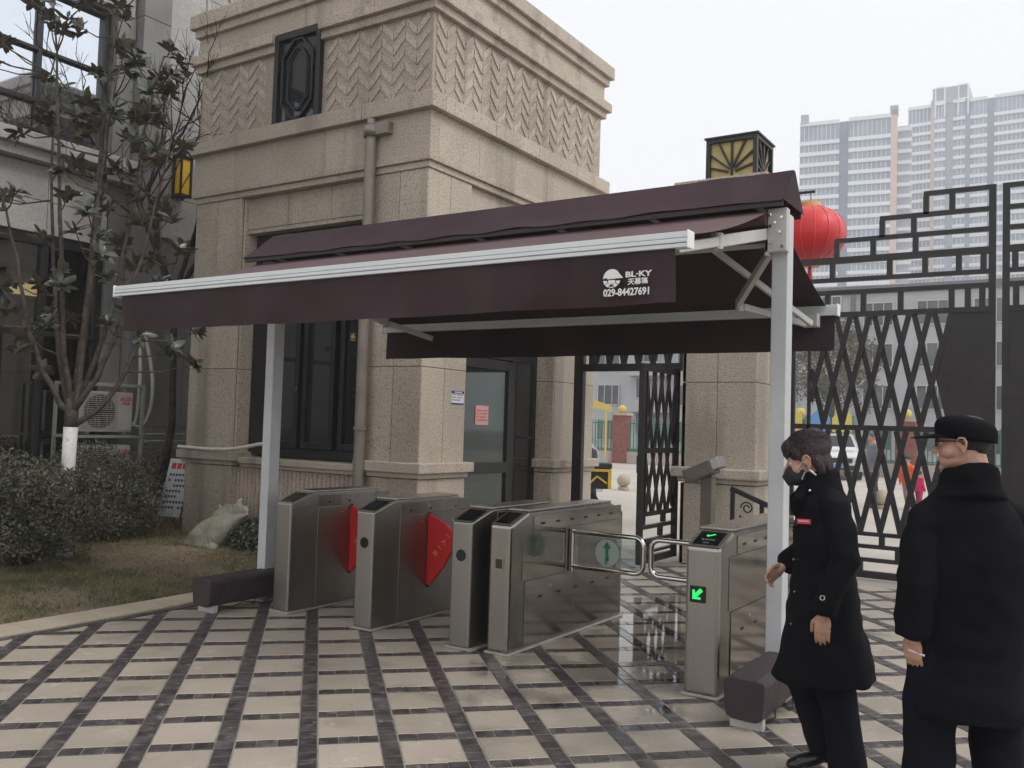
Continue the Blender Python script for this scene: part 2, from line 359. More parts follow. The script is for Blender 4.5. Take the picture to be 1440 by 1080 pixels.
def rest(name, items, mat):
    m = MB()
    for q in items: m.slab(q[0]-Vector((0, 0, .03-rnd.uniform(-.0015, .001))), ah, bh, q[1], q[2], .03, .003)
    o = m.build(name, mat, paving); o['kind'] = 'stuff'
rest('cream_tile_field', [(p, .296, .308) for c, p in creams[295:]], M_cream)
rest('dark_tile_field', [(p, (.088 if k else .096), (.1004 if k else .092)) for q, p, k in darks[295:]], M_darkt)

# kerb of pale stones between lawn and paving, with a dark border row
kerb = MB().box(-7.2, -6.47, 1.2, 7.7, -.05, -.012).build('kerb', M_joint); kerb['kind'] = 'structure'
def kx(y): return -6.79-.004*(y-3.6)**2-(.06*max(0, y-5.2))
y = -.5; 
while y < 7.6:
    a = kx(y); b = kx(y+.6)
    m = MB(); m.prism([(a, y+.004, -.03), (a+.335, y+.004, -.03), (b+.335, y+.596, -.03), (b, y+.596, -.03)], (0, 0, .05)); o = m.build('kerb_stone', M_kerb, kerb, bevel=.006)
    y += .6
y = -.5; bm_ = MB()
while y < 7.6:
    a = kx(y)+.34; b = kx(y+.2)+.34
    bm_.prism([(a, y+.002, -.03), (a+.075, y+.002, -.03), (b+.075, y+.198, -.03), (b, y+.198, -.03)], (0, 0, .036)); y += .2
o = bm_.build('border_tile_row', M_darkt, kerb); o['kind'] = 'stuff'

def soil_h(x, y):
    return .02+.05*min(1, max(0, (-6.85-x)/1.2))+.05*mnoise.noise((x*.8, y*.8, 0))+.018*mnoise.noise((x*4, y*4, 3))
sheet('lawn_soil', -16, -6.80, -2, 10.8, -.01, M_soil, 120, 150, lambda x, y: soil_h(x, y) if x < -6.9 else 0)
def blades(name, n, xr, yr, hmin, hmax, mat, dens):
    g = np.random.RandomState(3); X = g.uniform(*xr, n*3); Y = g.uniform(*yr, n*3); keep = []
    for x, y in zip(X, Y):
        if dens(x, y) > g.rand(): keep.append((x, y))
        if len(keep) >= n: break
    P = np.array(keep); n = len(P); Z = np.array([soil_h(x, y)-.012 for x, y in P])
    a = g.uniform(0, 6.28, n); h = g.uniform(hmin, hmax, n); w = g.uniform(.0025, .006, n); ln = g.uniform(.2, 1.2, n)*h; b = g.uniform(0, 6.28, n)
    V = np.zeros((n, 3, 3)); V[:, 0] = np.c_[P[:, 0]+np.cos(a)*w, P[:, 1]+np.sin(a)*w, Z]; V[:, 1] = np.c_[P[:, 0]-np.cos(a)*w, P[:, 1]-np.sin(a)*w, Z]
    V[:, 2] = np.c_[P[:, 0]+np.cos(b)*ln, P[:, 1]+np.sin(b)*ln, Z+h]
    o = np_mesh(name, V.reshape(-1, 3), np.arange(n*3).reshape(-1, 3), mat, k=3); o['kind'] = 'stuff'
    tag(o, 'short dry brownish lawn beside the pale kerb', 'grass'); return o
def gd(x, y):
    v = .55+1.2*mnoise.noise((x*.9, y*.9, 5)); bare = math.exp(-((x+8.9)/.9)**2-((y-6.3)/.8)**2)
    return max(.03, v-.75*bare)
blades('grass', 90000, (-11.5, -6.84), (2.6, 8.2), .018, .05, M_grass, gd)
# fallen dry leaves on the soil
m = MB(); g = random.Random(5)
for k in range(420):
    x = g.uniform(-10.8, -6.9); y = g.uniform(3, 7.5); z = soil_h(x, y)+.004; a = g.uniform(0, 6.28); s = g.uniform(.012, .035)
    c, q = math.cos(a)*s, math.sin(a)*s
    m.add([(x-c, y-q, z), (x+q*.45, y-c*.45, z+.01), (x+c, y+q, z+.004), (x-q*.45, y+c*.45, z+.007)], [(0, 1, 2, 3)])
o = m.build('leaf_litter', pmat('litter', (.20,.14,.07), (.34,.28,.18), 20, .9)); tag(o, 'dry fallen leaves scattered over the brown soil', 'leaf litter', kind='stuff')

# ------------------------------------------------------------ gatehouse
TX0, TX1, TY0, TY1 = -10.16, -6.21, 7.73, 11.75
gh = thing('gatehouse', (-8.2, 9.7, 0), 'two storey square gatehouse clad in beige granite with chevron frieze under stepped cornices', 'gatehouse')
core = MB()
core.box(TX0+.05, -6.56, 8.10, TY1-.05, 0, 4.44)      # body
core.box(TX0+.05, -9.27, 7.78, 8.11, 0, 4.44); core.box(-6.98, TX1-.05, 7.78, 8.56, 0, 4.44)
core.box(-6.57, TX1-.05, 10.63, TY1-.05, 0, 4.44); core.box(-9.28, -6.97, 7.86, 8.11, 0, 1.0)
core.box(-9.28, -6.97, 7.86, 8.11, 4.02, 4.44); core.box(-6.57, TX1-.09, 8.55, 10.64, 3.3, 4.44)
core.box(TX0+.01, TX1-.01, TY0+.01, TY1-.01, 4.44, 5.24); core.box(TX0+.01, TX1-.01, TY0+.01, TY1-.01, 5.24, 6.9)
core.build('wall', M_joint, gh)
UX, UY, UZ = Vector((1,0,0)), Vector((0,1,0)), Vector((0,0,1))
def front_slabs(x0, x1, zs, y, n=1, th=.045, mat=None, parent=None, name='stone_panel', gap=.006):
    w = (x1-x0)/n
    for a in range(n):
        for b in range(len(zs)-1):
            m = MB(); m.slab((x0+a*w+gap/2, y, zs[b]+gap/2), UX, UZ, w-gap, zs[b+1]-zs[b]-gap, th); m.build(name, mat or M_granite, parent or gh)
def right_slabs(y0, y1, zs, x, n=1, th=.045, mat=None, parent=None, name='stone_panel', gap=.006):
    w = (y1-y0)/n
    for a in range(n):
        for b in range(len(zs)-1):
            m = MB(); m.slab((x, y0+a*w+gap/2, zs[b]+gap/2), UY, UZ, w-gap, zs[b+1]-zs[b]-gap, th); m.build(name, mat or M_granite2, parent or gh)  # paler granite puts the right face's brighter light into the slab colour
ZS = [1.12, 2.22, 3.32, 4.43]
front_slabs(TX0, -9.27, ZS, 7.775, 2); front_slabs(-7.02, TX1-.002, ZS, 7.775, 2)
right_slabs(7.735, 8.56, ZS, TX1-.045, 2); right_slabs(10.63, 11.75, ZS, TX1-.045, 2)
# lower part of the pillars and ribbed stone under the window
front_slabs(TX0-.0, -9.25, [.0, .98], 7.775, 1); front_slabs(-7.02, TX1-.002, [.0, .98], 7.775, 1)
right_slabs(7.735, 8.6, [0, .98], TX1-.045, 1); right_slabs(10.63, 11.75, [0, .98], TX1-.045, 1)
right_side = MB()
x = -9.25
fl = MB().tube([(0, 0, .02), (0, 0, .965)], .036, 10); fme = fl.mesh('stone_flute', M_pinkst, smooth=True)
while x < -7.03:
    o = link('stone_flute', fme, gh, Vector((x+.035, 7.845, 0))-wloc(gh)); x += .072
# side of the left pillar (faces the window recess)
for z0, z1 in ((0, .98), (1.12, 2.22), (2.22, 3.32), (3.32, 4.43)):
    m = MB(); m.slab((-9.265, 7.778, z0), UY, UZ, .33, z1-z0-.006, .03); m.build('stone_panel', M_granite, gh)
    m = MB(); m.slab((-6.6, 10.62, z0), UX, UZ, .388, z1-z0-.006, .03); m.build('stone_panel', M_granite, gh)
# ledges (pillar ledges wrap the corners; the window sill sits a little further back)
def wrap_ledge(x0, x1, y0, y1, z0, z1, e, name='ledge_stone'):
    B(x0-e, x1+e, y0-e, y1+e, z0, z1).build(name, M_granite2, gh, bevel=.012)
for (x0, x1, y0, y1) in ((TX0, -9.25, 7.73, 8.09), (-7.02, TX1, 7.73, 8.58), (-6.6, TX1, 10.61, 11.75)):
    wrap_ledge(x0, x1, y0, y1, .985, 1.045, .035); wrap_ledge(x0, x1, y0, y1, 1.045, 1.16, .085)
B(-9.16, -7.11, 7.745, 8.12, 1.02, 1.10).build('window_sill', M_granite2, gh, bevel=.01)
B(-9.16, -7.11, 7.79, 8.12, .972, 1.02).build('window_sill', M_granite2, gh, bevel=.008)
# lintel stones
front_slabs(-9.24, -7.02, [4.02, 4.43], 7.86, 3, .04); right_slabs(8.57, 10.62, [3.3, 4.43], TX1-.09, 3, .04)
B(-9.24, -7.02, 7.83, 8.12, 3.97, 4.02).build('lintel', M_granite, gh)
# stepped courses
def course(z0, z1, e, segx, segy, mat=M_granite, gapx=None, name='cornice_stone', bev=.008):
    xs = [TX0-e, TX1+e]
    spans = [(xs[0], xs[1])] if not gapx else [(xs[0], gapx[0]), (gapx[1], xs[1])]
    for a, b in spans:
        n = max(1, round((b-a)/segx))
        for i in range(n):
            w = (b-a)/n; last = (i == n-1 and b == xs[1])
            B(a+i*w+.002, a+(i+1)*w-(.0 if last else .002), TY0-e, TY0+.12, z0, z1-.001).build(name, mat, gh, bevel=bev)
    n = round((TY1-TY0)/segy)
    for i in range(n):
        w = (TY1+e-TY0-.12)/n
        B(TX1-.1, TX1+e, TY0+.122+i*w, TY0+.12+(i+1)*w-.002, z0, z1-.001).build(name, M_granite2, gh, bevel=bev)  # right courses carry the same painted brightness as the slabs
course(4.43, 4.505, .02, 1.3, 1.3); course(4.505, 4.58, .055, 1.3, 1.3)
course(4.58, 5.07, .035, .8, .8, name='stone_panel', bev=.004)
course(5.07, 5.255, .12, 1.0, 1.0)
W0, W1 = -8.70, -7.90
course(6.20, 6.30, .065, 1.1, 1.1, gapx=(W0, W1)); course(6.30, 6.43, .125, 1.1, 1.1, gapx=(W0, W1))
course(6.43, 6.69, .035, .9, .9, name='stone_panel', bev=.004)
course(6.69, 6.80, .09, 1.1, 1.1); course(6.80, 6.98, .145, 1.1, 1.1); course(6.98, 7.03, .09, 1.1, 1.1)
B(TX0, TX1, TY0, TY1, 6.9, 7.0).build('roof', M_greyst, gh)
# chevron relief
def chev(front, sgn):
    m = MB(); w, dz, t = .168, .16, .094
    pts = [(0, dz if sgn > 0 else 0), (w, 0 if sgn > 0 else dz)]
    a0 = pts[0][1]; a1 = pts[1][1]; d = .013; c = .004
    if front: q = [(0, 0, a0), (w, 0, a1), (w, 0, a1+t), (0, 0, a0+t)]; n = Vector((0, -d, 0))
    else: q = [(0, 0, a0), (0, w, a1), (0, w, a1+t), (0, 0, a0+t)]; n = Vector((d, 0, 0))
    b = [Vector(p) for p in q]; cen = sum(b, Vector())/4; t_ = [p+n+(cen-p)*.035 for p in b]
    m.add(b+t_, [(0,1,5,4), (1,2,6,5), (2,3,7,6), (3,0,4,7), (4,5,6,7)]); return m.mesh('chevron_tile', M_chev)
cf_ = {(f, s): chev(f, s) for f in (True, False) for s in (1, -1)}
B(TX0-.0, W0-.002, TY0-.0, TY0+.05, 5.256, 6.198).build('frieze_panel', M_frz, gh)
B(W1+.002, TX1-.0, TY0-.0, TY0+.05, 5.256, 6.198).build('frieze_panel', M_frz, gh)
for a, b in ((0, 1.44), (1.44, 2.9), (2.9, 4.02)):
    B(TX1-.05, TX1-.0, TY0+.052+a, min(TY0+b+.046, TY1), 5.256, 6.198).build('frieze_panel', M_frz, gh)
nf = 22; pw = (TX1-TX0-.1)/nf
for i in range(nf):
    x = TX0+.05+i*pw
    if x+pw > W0-.03 and x < W1+.03: continue
    for k in range(5):
        z = 5.275+k*.172
        link('chevron_tile', cf_[(True, 1 if i % 2 == 0 else -1)], gh, Vector((x+.006, TY0-.0005, z))-wloc(gh))
nr = 22; pr_ = (TY1-TY0-.1)/nr
for i in range(nr):
    y = TY0+.05+i*pr_
    for k in range(5):
        link('chevron_tile', cf_[(False, 1 if i % 2 == 0 else -1)], gh, Vector((TX1+.0005, y+.006, 5.275+k*.172))-wloc(gh))
# upper window with an elongated octagon grille
uw = MB(); 
for b in ((W0, W0+.07, 5.22, 6.40), (W1-.07, W1, 5.22, 6.40), (W0+.07, W1-.07, 5.22, 5.28), (W0+.07, W1-.07, 6.32, 6.40)): uw.box(b[0], b[1], 7.66, 7.74, b[2], b[3])
uwo = uw.build('window', M_dframe, gh, bevel=.006)
B(W0+.06, W1-.06, 7.715, 7.73, 5.27, 6.34).build('pane', M_glass, uwo)
def octa(w, z0, z1, c, cx=(W0+W1)/2): return [(cx-w, z0+c), (cx-w, z1-c), (cx-c*.35, z1), (cx+c*.35, z1), (cx+w, z1-c), (cx+w, z0+c), (cx+c*.35, z0), (cx-c*.35, z0)]
for w, z0, z1, c, r in ((.26, 5.31, 6.30, .2, .03), (.16, 5.42, 6.19, .13, .022)):
    g_ = MB(); P = [(x, 7.69, z) for x, z in octa(w, z0, z1, c)]
    for a, b in zip(P, P[1:]+P[:1]): g_.bar(a, b, r, r, (0, 1, 0))
    g_.build('grille', M_dframe, uwo)
# ground floor window (front)
gw = MB()
X0, X1, Z0, Z1, Y = -9.22, -7.03, 1.13, 3.97, 8.02
for b in ((X0, X0+.32, Z0, Z1), (X1-.05, X1, Z0, Z1), (X0+.32, X1-.05, Z0, Z0+.10), (X0+.32, X1-.05, Z1-.12, Z1), (X0+.32, X1-.05, 2.95, 3.02)): gw.box(b[0], b[1], Y-.05, Y+.05, b[2], b[3])
gwo = gw.build('window', M_dframe, gh, bevel=.005)
for i, (a, b) in enumerate(((-8.86, -8.33), (-8.25, -7.72), (-7.64, -7.12))):
    s = MB(); z0, z1 = 1.24, 2.94
    for c in ((a, a+.07, z0, z1), (b-.07, b, z0, z1), (a+.07, b-.07, z0, z0+.08), (a+.07, b-.07, z1-.08, z1)): s.box(c[0], c[1], Y-.075-.01*(i % 2), Y, c[2], c[3])
    s.build('sash', M_dframe, gwo, bevel=.004)
    B(a+.06, b-.06, Y-.03, Y-.015, z0+.07, z1-.07).build('pane', M_glass, gwo)
    B(a-.02, b+.02, Y-.03, Y-.015, 3.02, 3.86).build('pane', M_glass, gwo)
B(-8.34, -8.32, 7.915, 7.945, 1.95, 2.0).build('handle', M_chrome, gwo)
# door on the right face
Y0, Y1, X = 8.60, 10.60, -6.50
dr = MB()
for b in ((Y0, Y0+.17, 0, 3.3), (Y1-.10, Y1, 0, 3.3), (Y0+.17, Y1-.1, 2.45, 2.56), (9.98, 10.06, 0, 2.45)): dr.box(X-.06, X+.02, b[0], b[1], b[2], b[3])
dro = dr.build('door', M_dframe, gh, bevel=.005)
lf = MB(); a, b = 8.79, 9.96
for c in ((a, a+.11, .02, 2.43), (b-.11, b, .02, 2.43), (a+.11, b-.11, .02, .16), (a+.11, b-.11, .99, 1.13), (a+.11, b-.11, 2.31, 2.43)): lf.box(X-.03, X+.045, c[0], c[1], c[2], c[3])
lf.build('door_frame', M_dframe, dro, bevel=.006)
M_doorpane = pmat('door_pane', (.075,.09,.085), (.10,.115,.11), 1.5, .05, metal=.75, bump=.03, bscale=2)
B(X, X+.012, a+.10, b-.10, 1.12, 2.32).build('pane', M_doorpane, dro); B(X, X+.012, a+.10, b-.10, .15, 1.0).build('pane', M_doorpane, dro)
B(X-.02, X-.008, 10.05, 10.51, .05, 2.45).build('pane', M_glass, dro); B(X-.02, X-.008, Y0+.16, 10.51, 2.56, 3.3).build('pane', M_glass, dro)
MB().tube([(X+.05, 8.84, 1.0), (X+.10, 8.84, 1.0), (X+.10, 8.95, 1.0)], .012).build('handle', M_black, dro)
MB().tube([(X+.03, 10.25, 1.45), (X+.10, 10.25, 1.45), (X+.10, 10.40, 1.45)], .012).build('handle', M_black, dro)
# rain pipe on the front
M_pipe = pmat('pipe_paint', (.20,.17,.14), (.25,.215,.18), 4, .5, bump=.05)
pipe = MB(); pipe.tube([(-6.98, 7.62, .0), (-6.98, 7.62, 4.88)], .062, 14); pipe.tube([(-6.98, 7.62, 4.84), (-6.98, 7.62, 4.97)], .085, 14); pipe.tube([(-6.98, 7.62, 4.95), (-6.98, 7.62, 5.05)], .05, 12)
po = pipe.build('rain_pipe', M_pipe, gh, smooth=False); smooth_angle(po)
B(-6.93, -6.72, 7.60, 7.70, 4.86, 5.0).build('pipe_box', M_pipe, po, bevel=.006)
for z in (.8, 1.5, 3.0): MB().tube([(-6.98, 7.62, z), (-6.98, 7.62, z+.04)], .074, 14).build('pipe_clip', M_pipe, po)
MB().cyl((-7.02, 7.7, 1.17), (-7.02, 7.62, 1.17), .02).build('pipe_stub', M_pipe, po)

# ------------------------------------------------------------ notices on the gatehouse
def notice_right(name, x, y0, y1, z0, z1, base, label, cat, rows):
    t = thing(name, (x, (y0+y1)/2, z0), label, cat)
    B(x, x+.006, y0, y1, z0, z1).build('sheet', base, t)
    for nm, a, b, c, d, mt in rows: B(x+.007, x+.0085, y0+(y1-y0)*a, y0+(y1-y0)*b, z0+(z1-z0)*c, z0+(z1-z0)*d).build(nm, mt, t)
    return t
M_blue = pmat('blue_print', (.025,.035,.14), rough=.5); M_pink = pmat('pink_paper', (.62,.30,.29), (.66,.34,.33), 6, .7); M_ink = pmat('ink', (.30,.07,.07), rough=.7); M_wp = pmat('white_paper', (.62,.62,.63), rough=.6); M_inkb = pmat('ink_dark', (.08,.08,.12), rough=.7)
t = notice_right('notice_plate', TX1+.001, 8.28, 8.52, 1.83, 1.98, M_wp, 'small white notice with dark blue header on the granite pillar by the door', 'sign',
    [('header', 0, 1, .80, 1, M_blue), ('footer', 0, 1, 0, .08, M_blue)])
for k in range(5): B(TX1+.0095, TX1+.0105, 8.335+k*.030, 8.355+k*.030, 1.957, 1.974).build('printed_mark', M_wp, t)
for r_ in range(3):
    z = 1.93-r_*.03
    for k in range(9-r_): 
        if rnd.random() < .85: B(TX1+.0075, TX1+.0085, 8.295+k*.023, 8.310+k*.023, z, z+.012).build('printed_mark', M_ink if r_ == 1 and k > 2 else M_inkb, t)
t = notice_right('paper_notice', X+.0135, 9.16, 9.44, 1.60, 1.84, M_pink, 'pink paper notice taped inside the upper pane of the dark glass door', 'notice', [])
for r_ in range(4):
    for k in range(10):
        if rnd.random() < .8: B(X+.0205, X+.0215, 9.185+k*.023, 9.20+k*.023, 1.77-r_*.04, 1.785-r_*.04).build('printed_mark', M_ink, t)

# ------------------------------------------------------------ gate column, lamp and lantern
gc = thing('gate_column', (-3.85, 10.9, 0), 'beige granite gate column with a moulded ledge and a box lamp on its cap', 'column')
CX0, CX1, CY0, CY1 = -4.28, -3.36, 10.42, 11.35
B(CX0+.04, CX1-.04, CY0+.04, CY1-.04, 0, 4.5).build('shaft', M_joint, gc)
for z0, z1 in ((0, .98), (1.12, 2.2), (2.2, 3.3), (3.3, 4.4)):
    for a, b in ((CX0, -3.835), (-3.835, CX1)):
        m = MB(); m.slab((a+.003, CY0+.045, z0), UX, UZ, b-a-.006, z1-z0-.006, .045); m.build('stone_panel', M_granite2, gc)
    m = MB(); m.slab((CX1-.045, CY0+.003, z0), UY, UZ, .60, z1-z0-.006, .045); m.build('stone_panel', M_granite2, gc)
    m = MB(); m.slab((CX1-.045, CY0+.609, z0), UY, UZ, .31, z1-z0-.006, .045); m.build('stone_panel', M_granite2, gc)
    m = MB(); m.slab((CX0+.045, CY1, z0), -UY, UZ, CY1-CY0, z1-z0-.006, .045); m.build('stone_panel', M_granite2, gc)
for z0, z1, e in ((.985, 1.045, .04), (1.045, 1.17, .10)): B(CX0-e, CX1+e, CY0-e, CY1+e, z0, z1).build('ledge_stone', M_granite2, gc, bevel=.02)
for z0, z1, e in ((4.4, 4.5, .05), (4.5, 4.66, .12)): B(CX0-e, CX1+e, CY0-e, CY1+e, z0, z1).build('cap_stone', M_granite2, gc, bevel=.012)
pl = thing('pillar_lamp', (-3.75, 10.85, 4.66), 'square black lamp with yellow glass and fan shaped bars on top of the gate column', 'lamp')
M_yglass = pmat('yellow_glass', (.50,.38,.12), (.60,.47,.19), 4, .35, rr=.1, speck=[(6, (.42,.33,.16), .5, .7, .5)])
LX0, LX1, LY0, LY1, LZ0, LZ1 = -4.07, -3.43, 10.5, 11.14, 4.66, 5.20
B(LX0+.05, LX1-.05, LY0+.05, LY1-.05, LZ0+.02, LZ1-.03).build('lamp_glass', M_yglass, pl)
fr = MB()
for x in (LX0, LX1-.05):
    for y in (LY0, LY1-.05): fr.box(x, x+.05, y, y+.05, LZ0, LZ1)
for z in (LZ0, LZ1-.05):
    fr.box(LX0+.05, LX1-.05, LY0, LY0+.05, z, z+.05); fr.box(LX0+.05, LX1-.05, LY1-.05, LY1, z, z+.05); fr.box(LX0, LX0+.05, LY0+.05, LY1-.05, z, z+.05); fr.box(LX1-.05, LX1, LY0+.05, LY1-.05, z, z+.05)
fr.box(LX0-.02, LX1+.02, LY0-.02, LY1+.02, LZ1, LZ1+.02); fr.build('lamp_frame', M_black, pl)
def fan(axis):
    for k in range(7):
        b = MB(); a = R(-66+22*k); cx = (LX0+LX1)/2; s = .27
        if k == 3: L_ = .42
        else: L_ = min(.27/abs(math.sin(a)), .42/abs(math.cos(a)))
        st = .12 if k != 3 else 0
        if axis == 'f': b.bar((cx+math.sin(a)*st*.4, LY0+.03, LZ0+.07+math.cos(a)*st), (cx+math.sin(a)*L_, LY0+.03, LZ0+.07+math.cos(a)*L_), .022, .03, (0, 1, 0))
        else:
            cy = (LY0+LY1)/2; b.bar((LX1-.03, cy+math.sin(a)*st*.4, LZ0+.07+math.cos(a)*st), (LX1-.03, cy+math.sin(a)*L_, LZ0+.07+math.cos(a)*L_), .022, .03, (1, 0, 0))
        b.build('lamp_bar', M_black, pl)
fan('f'); fan('r')

# red lantern
M_redsilk = pmat('red_silk', (.62,.012,.018), (.70,.02,.03), 3, .42, bump=.05, bscale=40, sheen=.3)
M_redrib = pmat('red_rib', (.75,.12,.10), rough=.5)
lan = thing('red_lantern', (-2.95, 11.3, 4.5), 'round red silk lantern with pale ribs hanging beside the gate column', 'lantern')
LC = Vector((-3.00, 11.3, 4.08)); RX, RZ = .43, .36
m = MB(); n = 48
for i in range(13):
    t = -math.pi/2+math.pi*(i+.6)/13.2
    for j in range(n):
        a = 2*math.pi*j/n; k = 1-.018*abs(math.cos(a*12)); m.v.append((LC.x+RX*math.cos(t)*math.cos(a)*k, LC.y+RX*math.cos(t)*math.sin(a)*k, LC.z+RZ*math.sin(t)))
m.f += [(i*n+j, i*n+(j+1) % n, (i+1)*n+(j+1) % n, (i+1)*n+j) for i in range(12) for j in range(n)]; m.m += [0]*(12*n)
m.build('silk_cover', M_redsilk, lan, smooth=True)
for j in range(16):
    a = 2*math.pi*j/16; b = MB(); b.tube([(LC.x+RX*1.004*math.cos(t)*math.cos(a), LC.y+RX*1.004*math.cos(t)*math.sin(a), LC.z+RZ*1.004*math.sin(t)) for t in [R(-80+16*q) for q in range(11)]], .0045, 5); b.build('rib', M_redrib, lan)
MB().cyl(LC+Vector((0, 0, .34)), LC+Vector((0, 0, .40)), .12, 20).build('collar', M_gold, lan); MB().cyl(LC-Vector((0, 0, .40)), LC-Vector((0, 0, .34)), .12, 20).build('collar', M_gold, lan)
MB().tube([LC+Vector((0, 0, .40)), (-3.00, 11.3, 4.62)], .006, 6).build('cord', M_black, lan)
br = MB(); br.tube([(-3.36, 11.3, 4.55), (-3.2, 11.3, 4.62), (-2.95, 11.3, 4.62)], .018, 8); br.build('bracket', M_black, gc)
MB().tube([LC+Vector((0, 0, -.40)), LC+Vector((0, 0, -.62))], [.02, .045], 10).build('tassel', M_redsilk, lan)

# ------------------------------------------------------------ gates (built in a local frame: u along the leaf, w up)
class Plane:
    def __init__(s, o, u, n): s.o = Vector(o); s.u = Vector(u).normalized(); s.n = Vector(n).normalized()
    def p(s, a, z, d=0): return s.o+s.u*a+Vector((0, 0, z))+s.n*d
def gbar(P, a0, z0, a1, z1, w, d, name, par, mat=None, off=0):
    m = MB(); m.bar(P.p(a0, z0, off), P.p(a1, z1, off), w, d, P.n); return m.build(name, mat or M_black, par)
def rail(P, a0, a1, z, par, w=.062, d=.05): return gbar(P, a0, z, a1, z, w, d, 'rail', par)
def post(P, a, z0, z1, par, w=.06, d=.05, name='stile'): return gbar(P, a, z0, a, z1, w, d, name, par)
def lattice(P, a0, a1, z0, z1, par, pu=.105, pz=.455, ph=0, w=.060):
    s = pz/pu
    for sg in (1, -1):
        k = -40
        while k < 60:
            base = a0+ph+k*2*pu; k += 1             # bar through (base, z0) slope sg*s
            pts = []
            aa, za = base, z0; ab = base+sg*(z1-z0)/s; zb = z1
            lo, hi = 0.0, 1.0; da = ab-aa
            if da > 0: lo = max(lo, (a0-aa)/da); hi = min(hi, (a1-aa)/da)
            else: lo = max(lo, (a1-aa)/da); hi = min(hi, (a0-aa)/da)
            if hi-lo < .08: continue
            gbar(P, aa+da*lo, z0+(z1-z0)*lo, aa+da*hi, z0+(z1-z0)*hi, w, .022, 'lattice_bar', par, off=.012*sg)
YG = 10.87
def main_leaf(sign, label):
    x0 = -.905
    g = thing('gate_leaf', (x0-sign*2.1 if sign > 0 else x0+2.2, YG, 0), label, 'gate', 'leaves of the big vehicle gate')
    P = Plane((x0-.015 if sign > 0 else x0+.045, YG, 0), (-sign, 0, 0), (0, 1, 0)); W = 2.15
    post(P, .035, .03, 4.36, g, .07); post(P, W, .03, 3.66, g, .07); post(P, W-.20, .5, 3.0, g, .035)
    rail(P, .07, W-.03, .045, g, .08)
    for z in (.21, .36, .50): rail(P, .07, W-.03, z, g, .045)
    for a, z0, z1 in ((.55, .08, .19), (1.35, .08, .19), (.95, .23, .34), (1.7, .23, .34), (.45, .38, .48), (1.12, .38, .48), (1.75, .38, .48)): post(P, a, z0, z1, g)
    rail(P, .07, W-.03, 1.70, g, .06); rail(P, .07, W-.03, 3.01, g, .06); rail(P, .07, W-.03, 3.27, g, .055); rail(P, .07, W-.03, 3.42, g, .05); rail(P, .07, W-.03, 3.65, g, .075)
    for a in (.13, .27, .43, .95, 1.35, 1.75): post(P, a, 3.04, 3.24, g)
    for a in (.12, .36, .70, 1.07, 1.7): post(P, a, 3.445, 3.615, g)
    for z, w in ((4.335, .72), (4.10, 1.18), (3.88, 1.68)): rail(P, .07, w, z, g, .05)
    for a, z0, z1 in ((.695, 4.10, 4.31), (.43, 4.125, 4.31), (1.155, 3.88, 4.075), (.82, 3.905, 4.075), (1.655, 3.69, 3.855), (1.25, 3.69, 3.855), (.80, 3.69, 3.855)): post(P, a, z0, z1, g)
    lattice(P, .50, W-.22, 1.73, 2.98, g, ph=.02); lattice(P, .28, W-.22, .525, 1.67, g, ph=.02)
    m = MB(); m.prism([P.p(.07, 2.985, -.012), P.p(.46, 2.985, -.012), P.p(.60, 2.35, -.012), P.p(.46, 1.73, -.012), P.p(.07, 1.73, -.012)][::(1 if sign > 0 else -1)], (0, .024, 0)); m.build('solid_plate', M_black, g)
    m = MB(); m.prism([P.p(.07, 1.67, -.012), P.p(.40, 1.67, -.012), P.p(.30, .525, -.012), P.p(.07, .525, -.012)][::(1 if sign > 0 else -1)], (0, .024, 0)); m.build('solid_plate', M_black, g)
    for z in (.9, 2.2, 3.4): B(P.p(W+.03, 0)[0]-.02, P.p(W+.03, 0)[0]+.02, YG-.03, YG+.03, z, z+.14).build('hinge', M_black, g)
    return g
main_leaf(1, 'tall black lattice gate leaf with stepped top, between the granite column and the pale gap')
main_leaf(-1, 'black iron gate leaf at the right edge of the photo, beyond the pale gap')
B(-.918, -.862, YG+.03, YG+.05, .1, 4.3).build('dummy', M_post) if False else None
pf = thing('side_gateway', (-5.2, YG, 0), 'fixed black iron surround with lattice over the open pedestrian gateway', 'gateway')
P = Plane((-6.03, YG, 0), (1, 0, 0), (0, 1, 0))
post(P, .07, 0, 3.9, pf, .14, .08, 'gate_post'); post(P, 1.69, 0, 3.9, pf, .07, .08, 'gate_post'); rail(P, .14, 1.65, 2.42, pf, .10, .06)
for z in (3.0, 3.27, 3.42, 3.65, 3.87): rail(P, .14, 1.65, z, pf, .05)
post(P, .24, 2.47, 3.0, pf, .05); lattice(P, .28, 1.5, 2.47, 2.98, pf, ph=.03); post(P, 1.55, 2.47, 3.0, pf, .04)
for a in (.5, .9, 1.3): post(P, a, 3.03, 3.25, pf)
for a in (.4, 1.1, 1.4): post(P, a, 3.45, 3.62, pf); post(P, a+.1, 3.68, 3.85, pf)
leaf = thing('side_gate_leaf', (-4.42, 10.6, 0), 'narrow black lattice pedestrian gate leaf standing open towards the turnstiles', 'gate')
P = Plane((-4.42, 9.54, 0), (0, 1, 0), (1, 0, 0)); W = 1.08
post(P, .035, .05, 2.37, leaf, .07, .06); post(P, W-.035, .05, 2.37, leaf, .07, .06); post(P, .13, .5, 2.3, leaf, .025)
rail(P, .07, W-.07, 2.33, leaf, .08); rail(P, .07, W-.07, 1.36, leaf, .06); rail(P, .07, W-.07, .62, leaf, .05)
for z in (.47, .31): rail(P, .07, W-.07, z, leaf, .045)
rail(P, .07, W-.07, .09, leaf, .08); rail(P, .07, W-.07, .18, leaf, .03)
for a, z0, z1 in ((.7, .5, .6), (.62, .34, .45), (.3, .12, .29)): post(P, a, z0, z1, leaf)
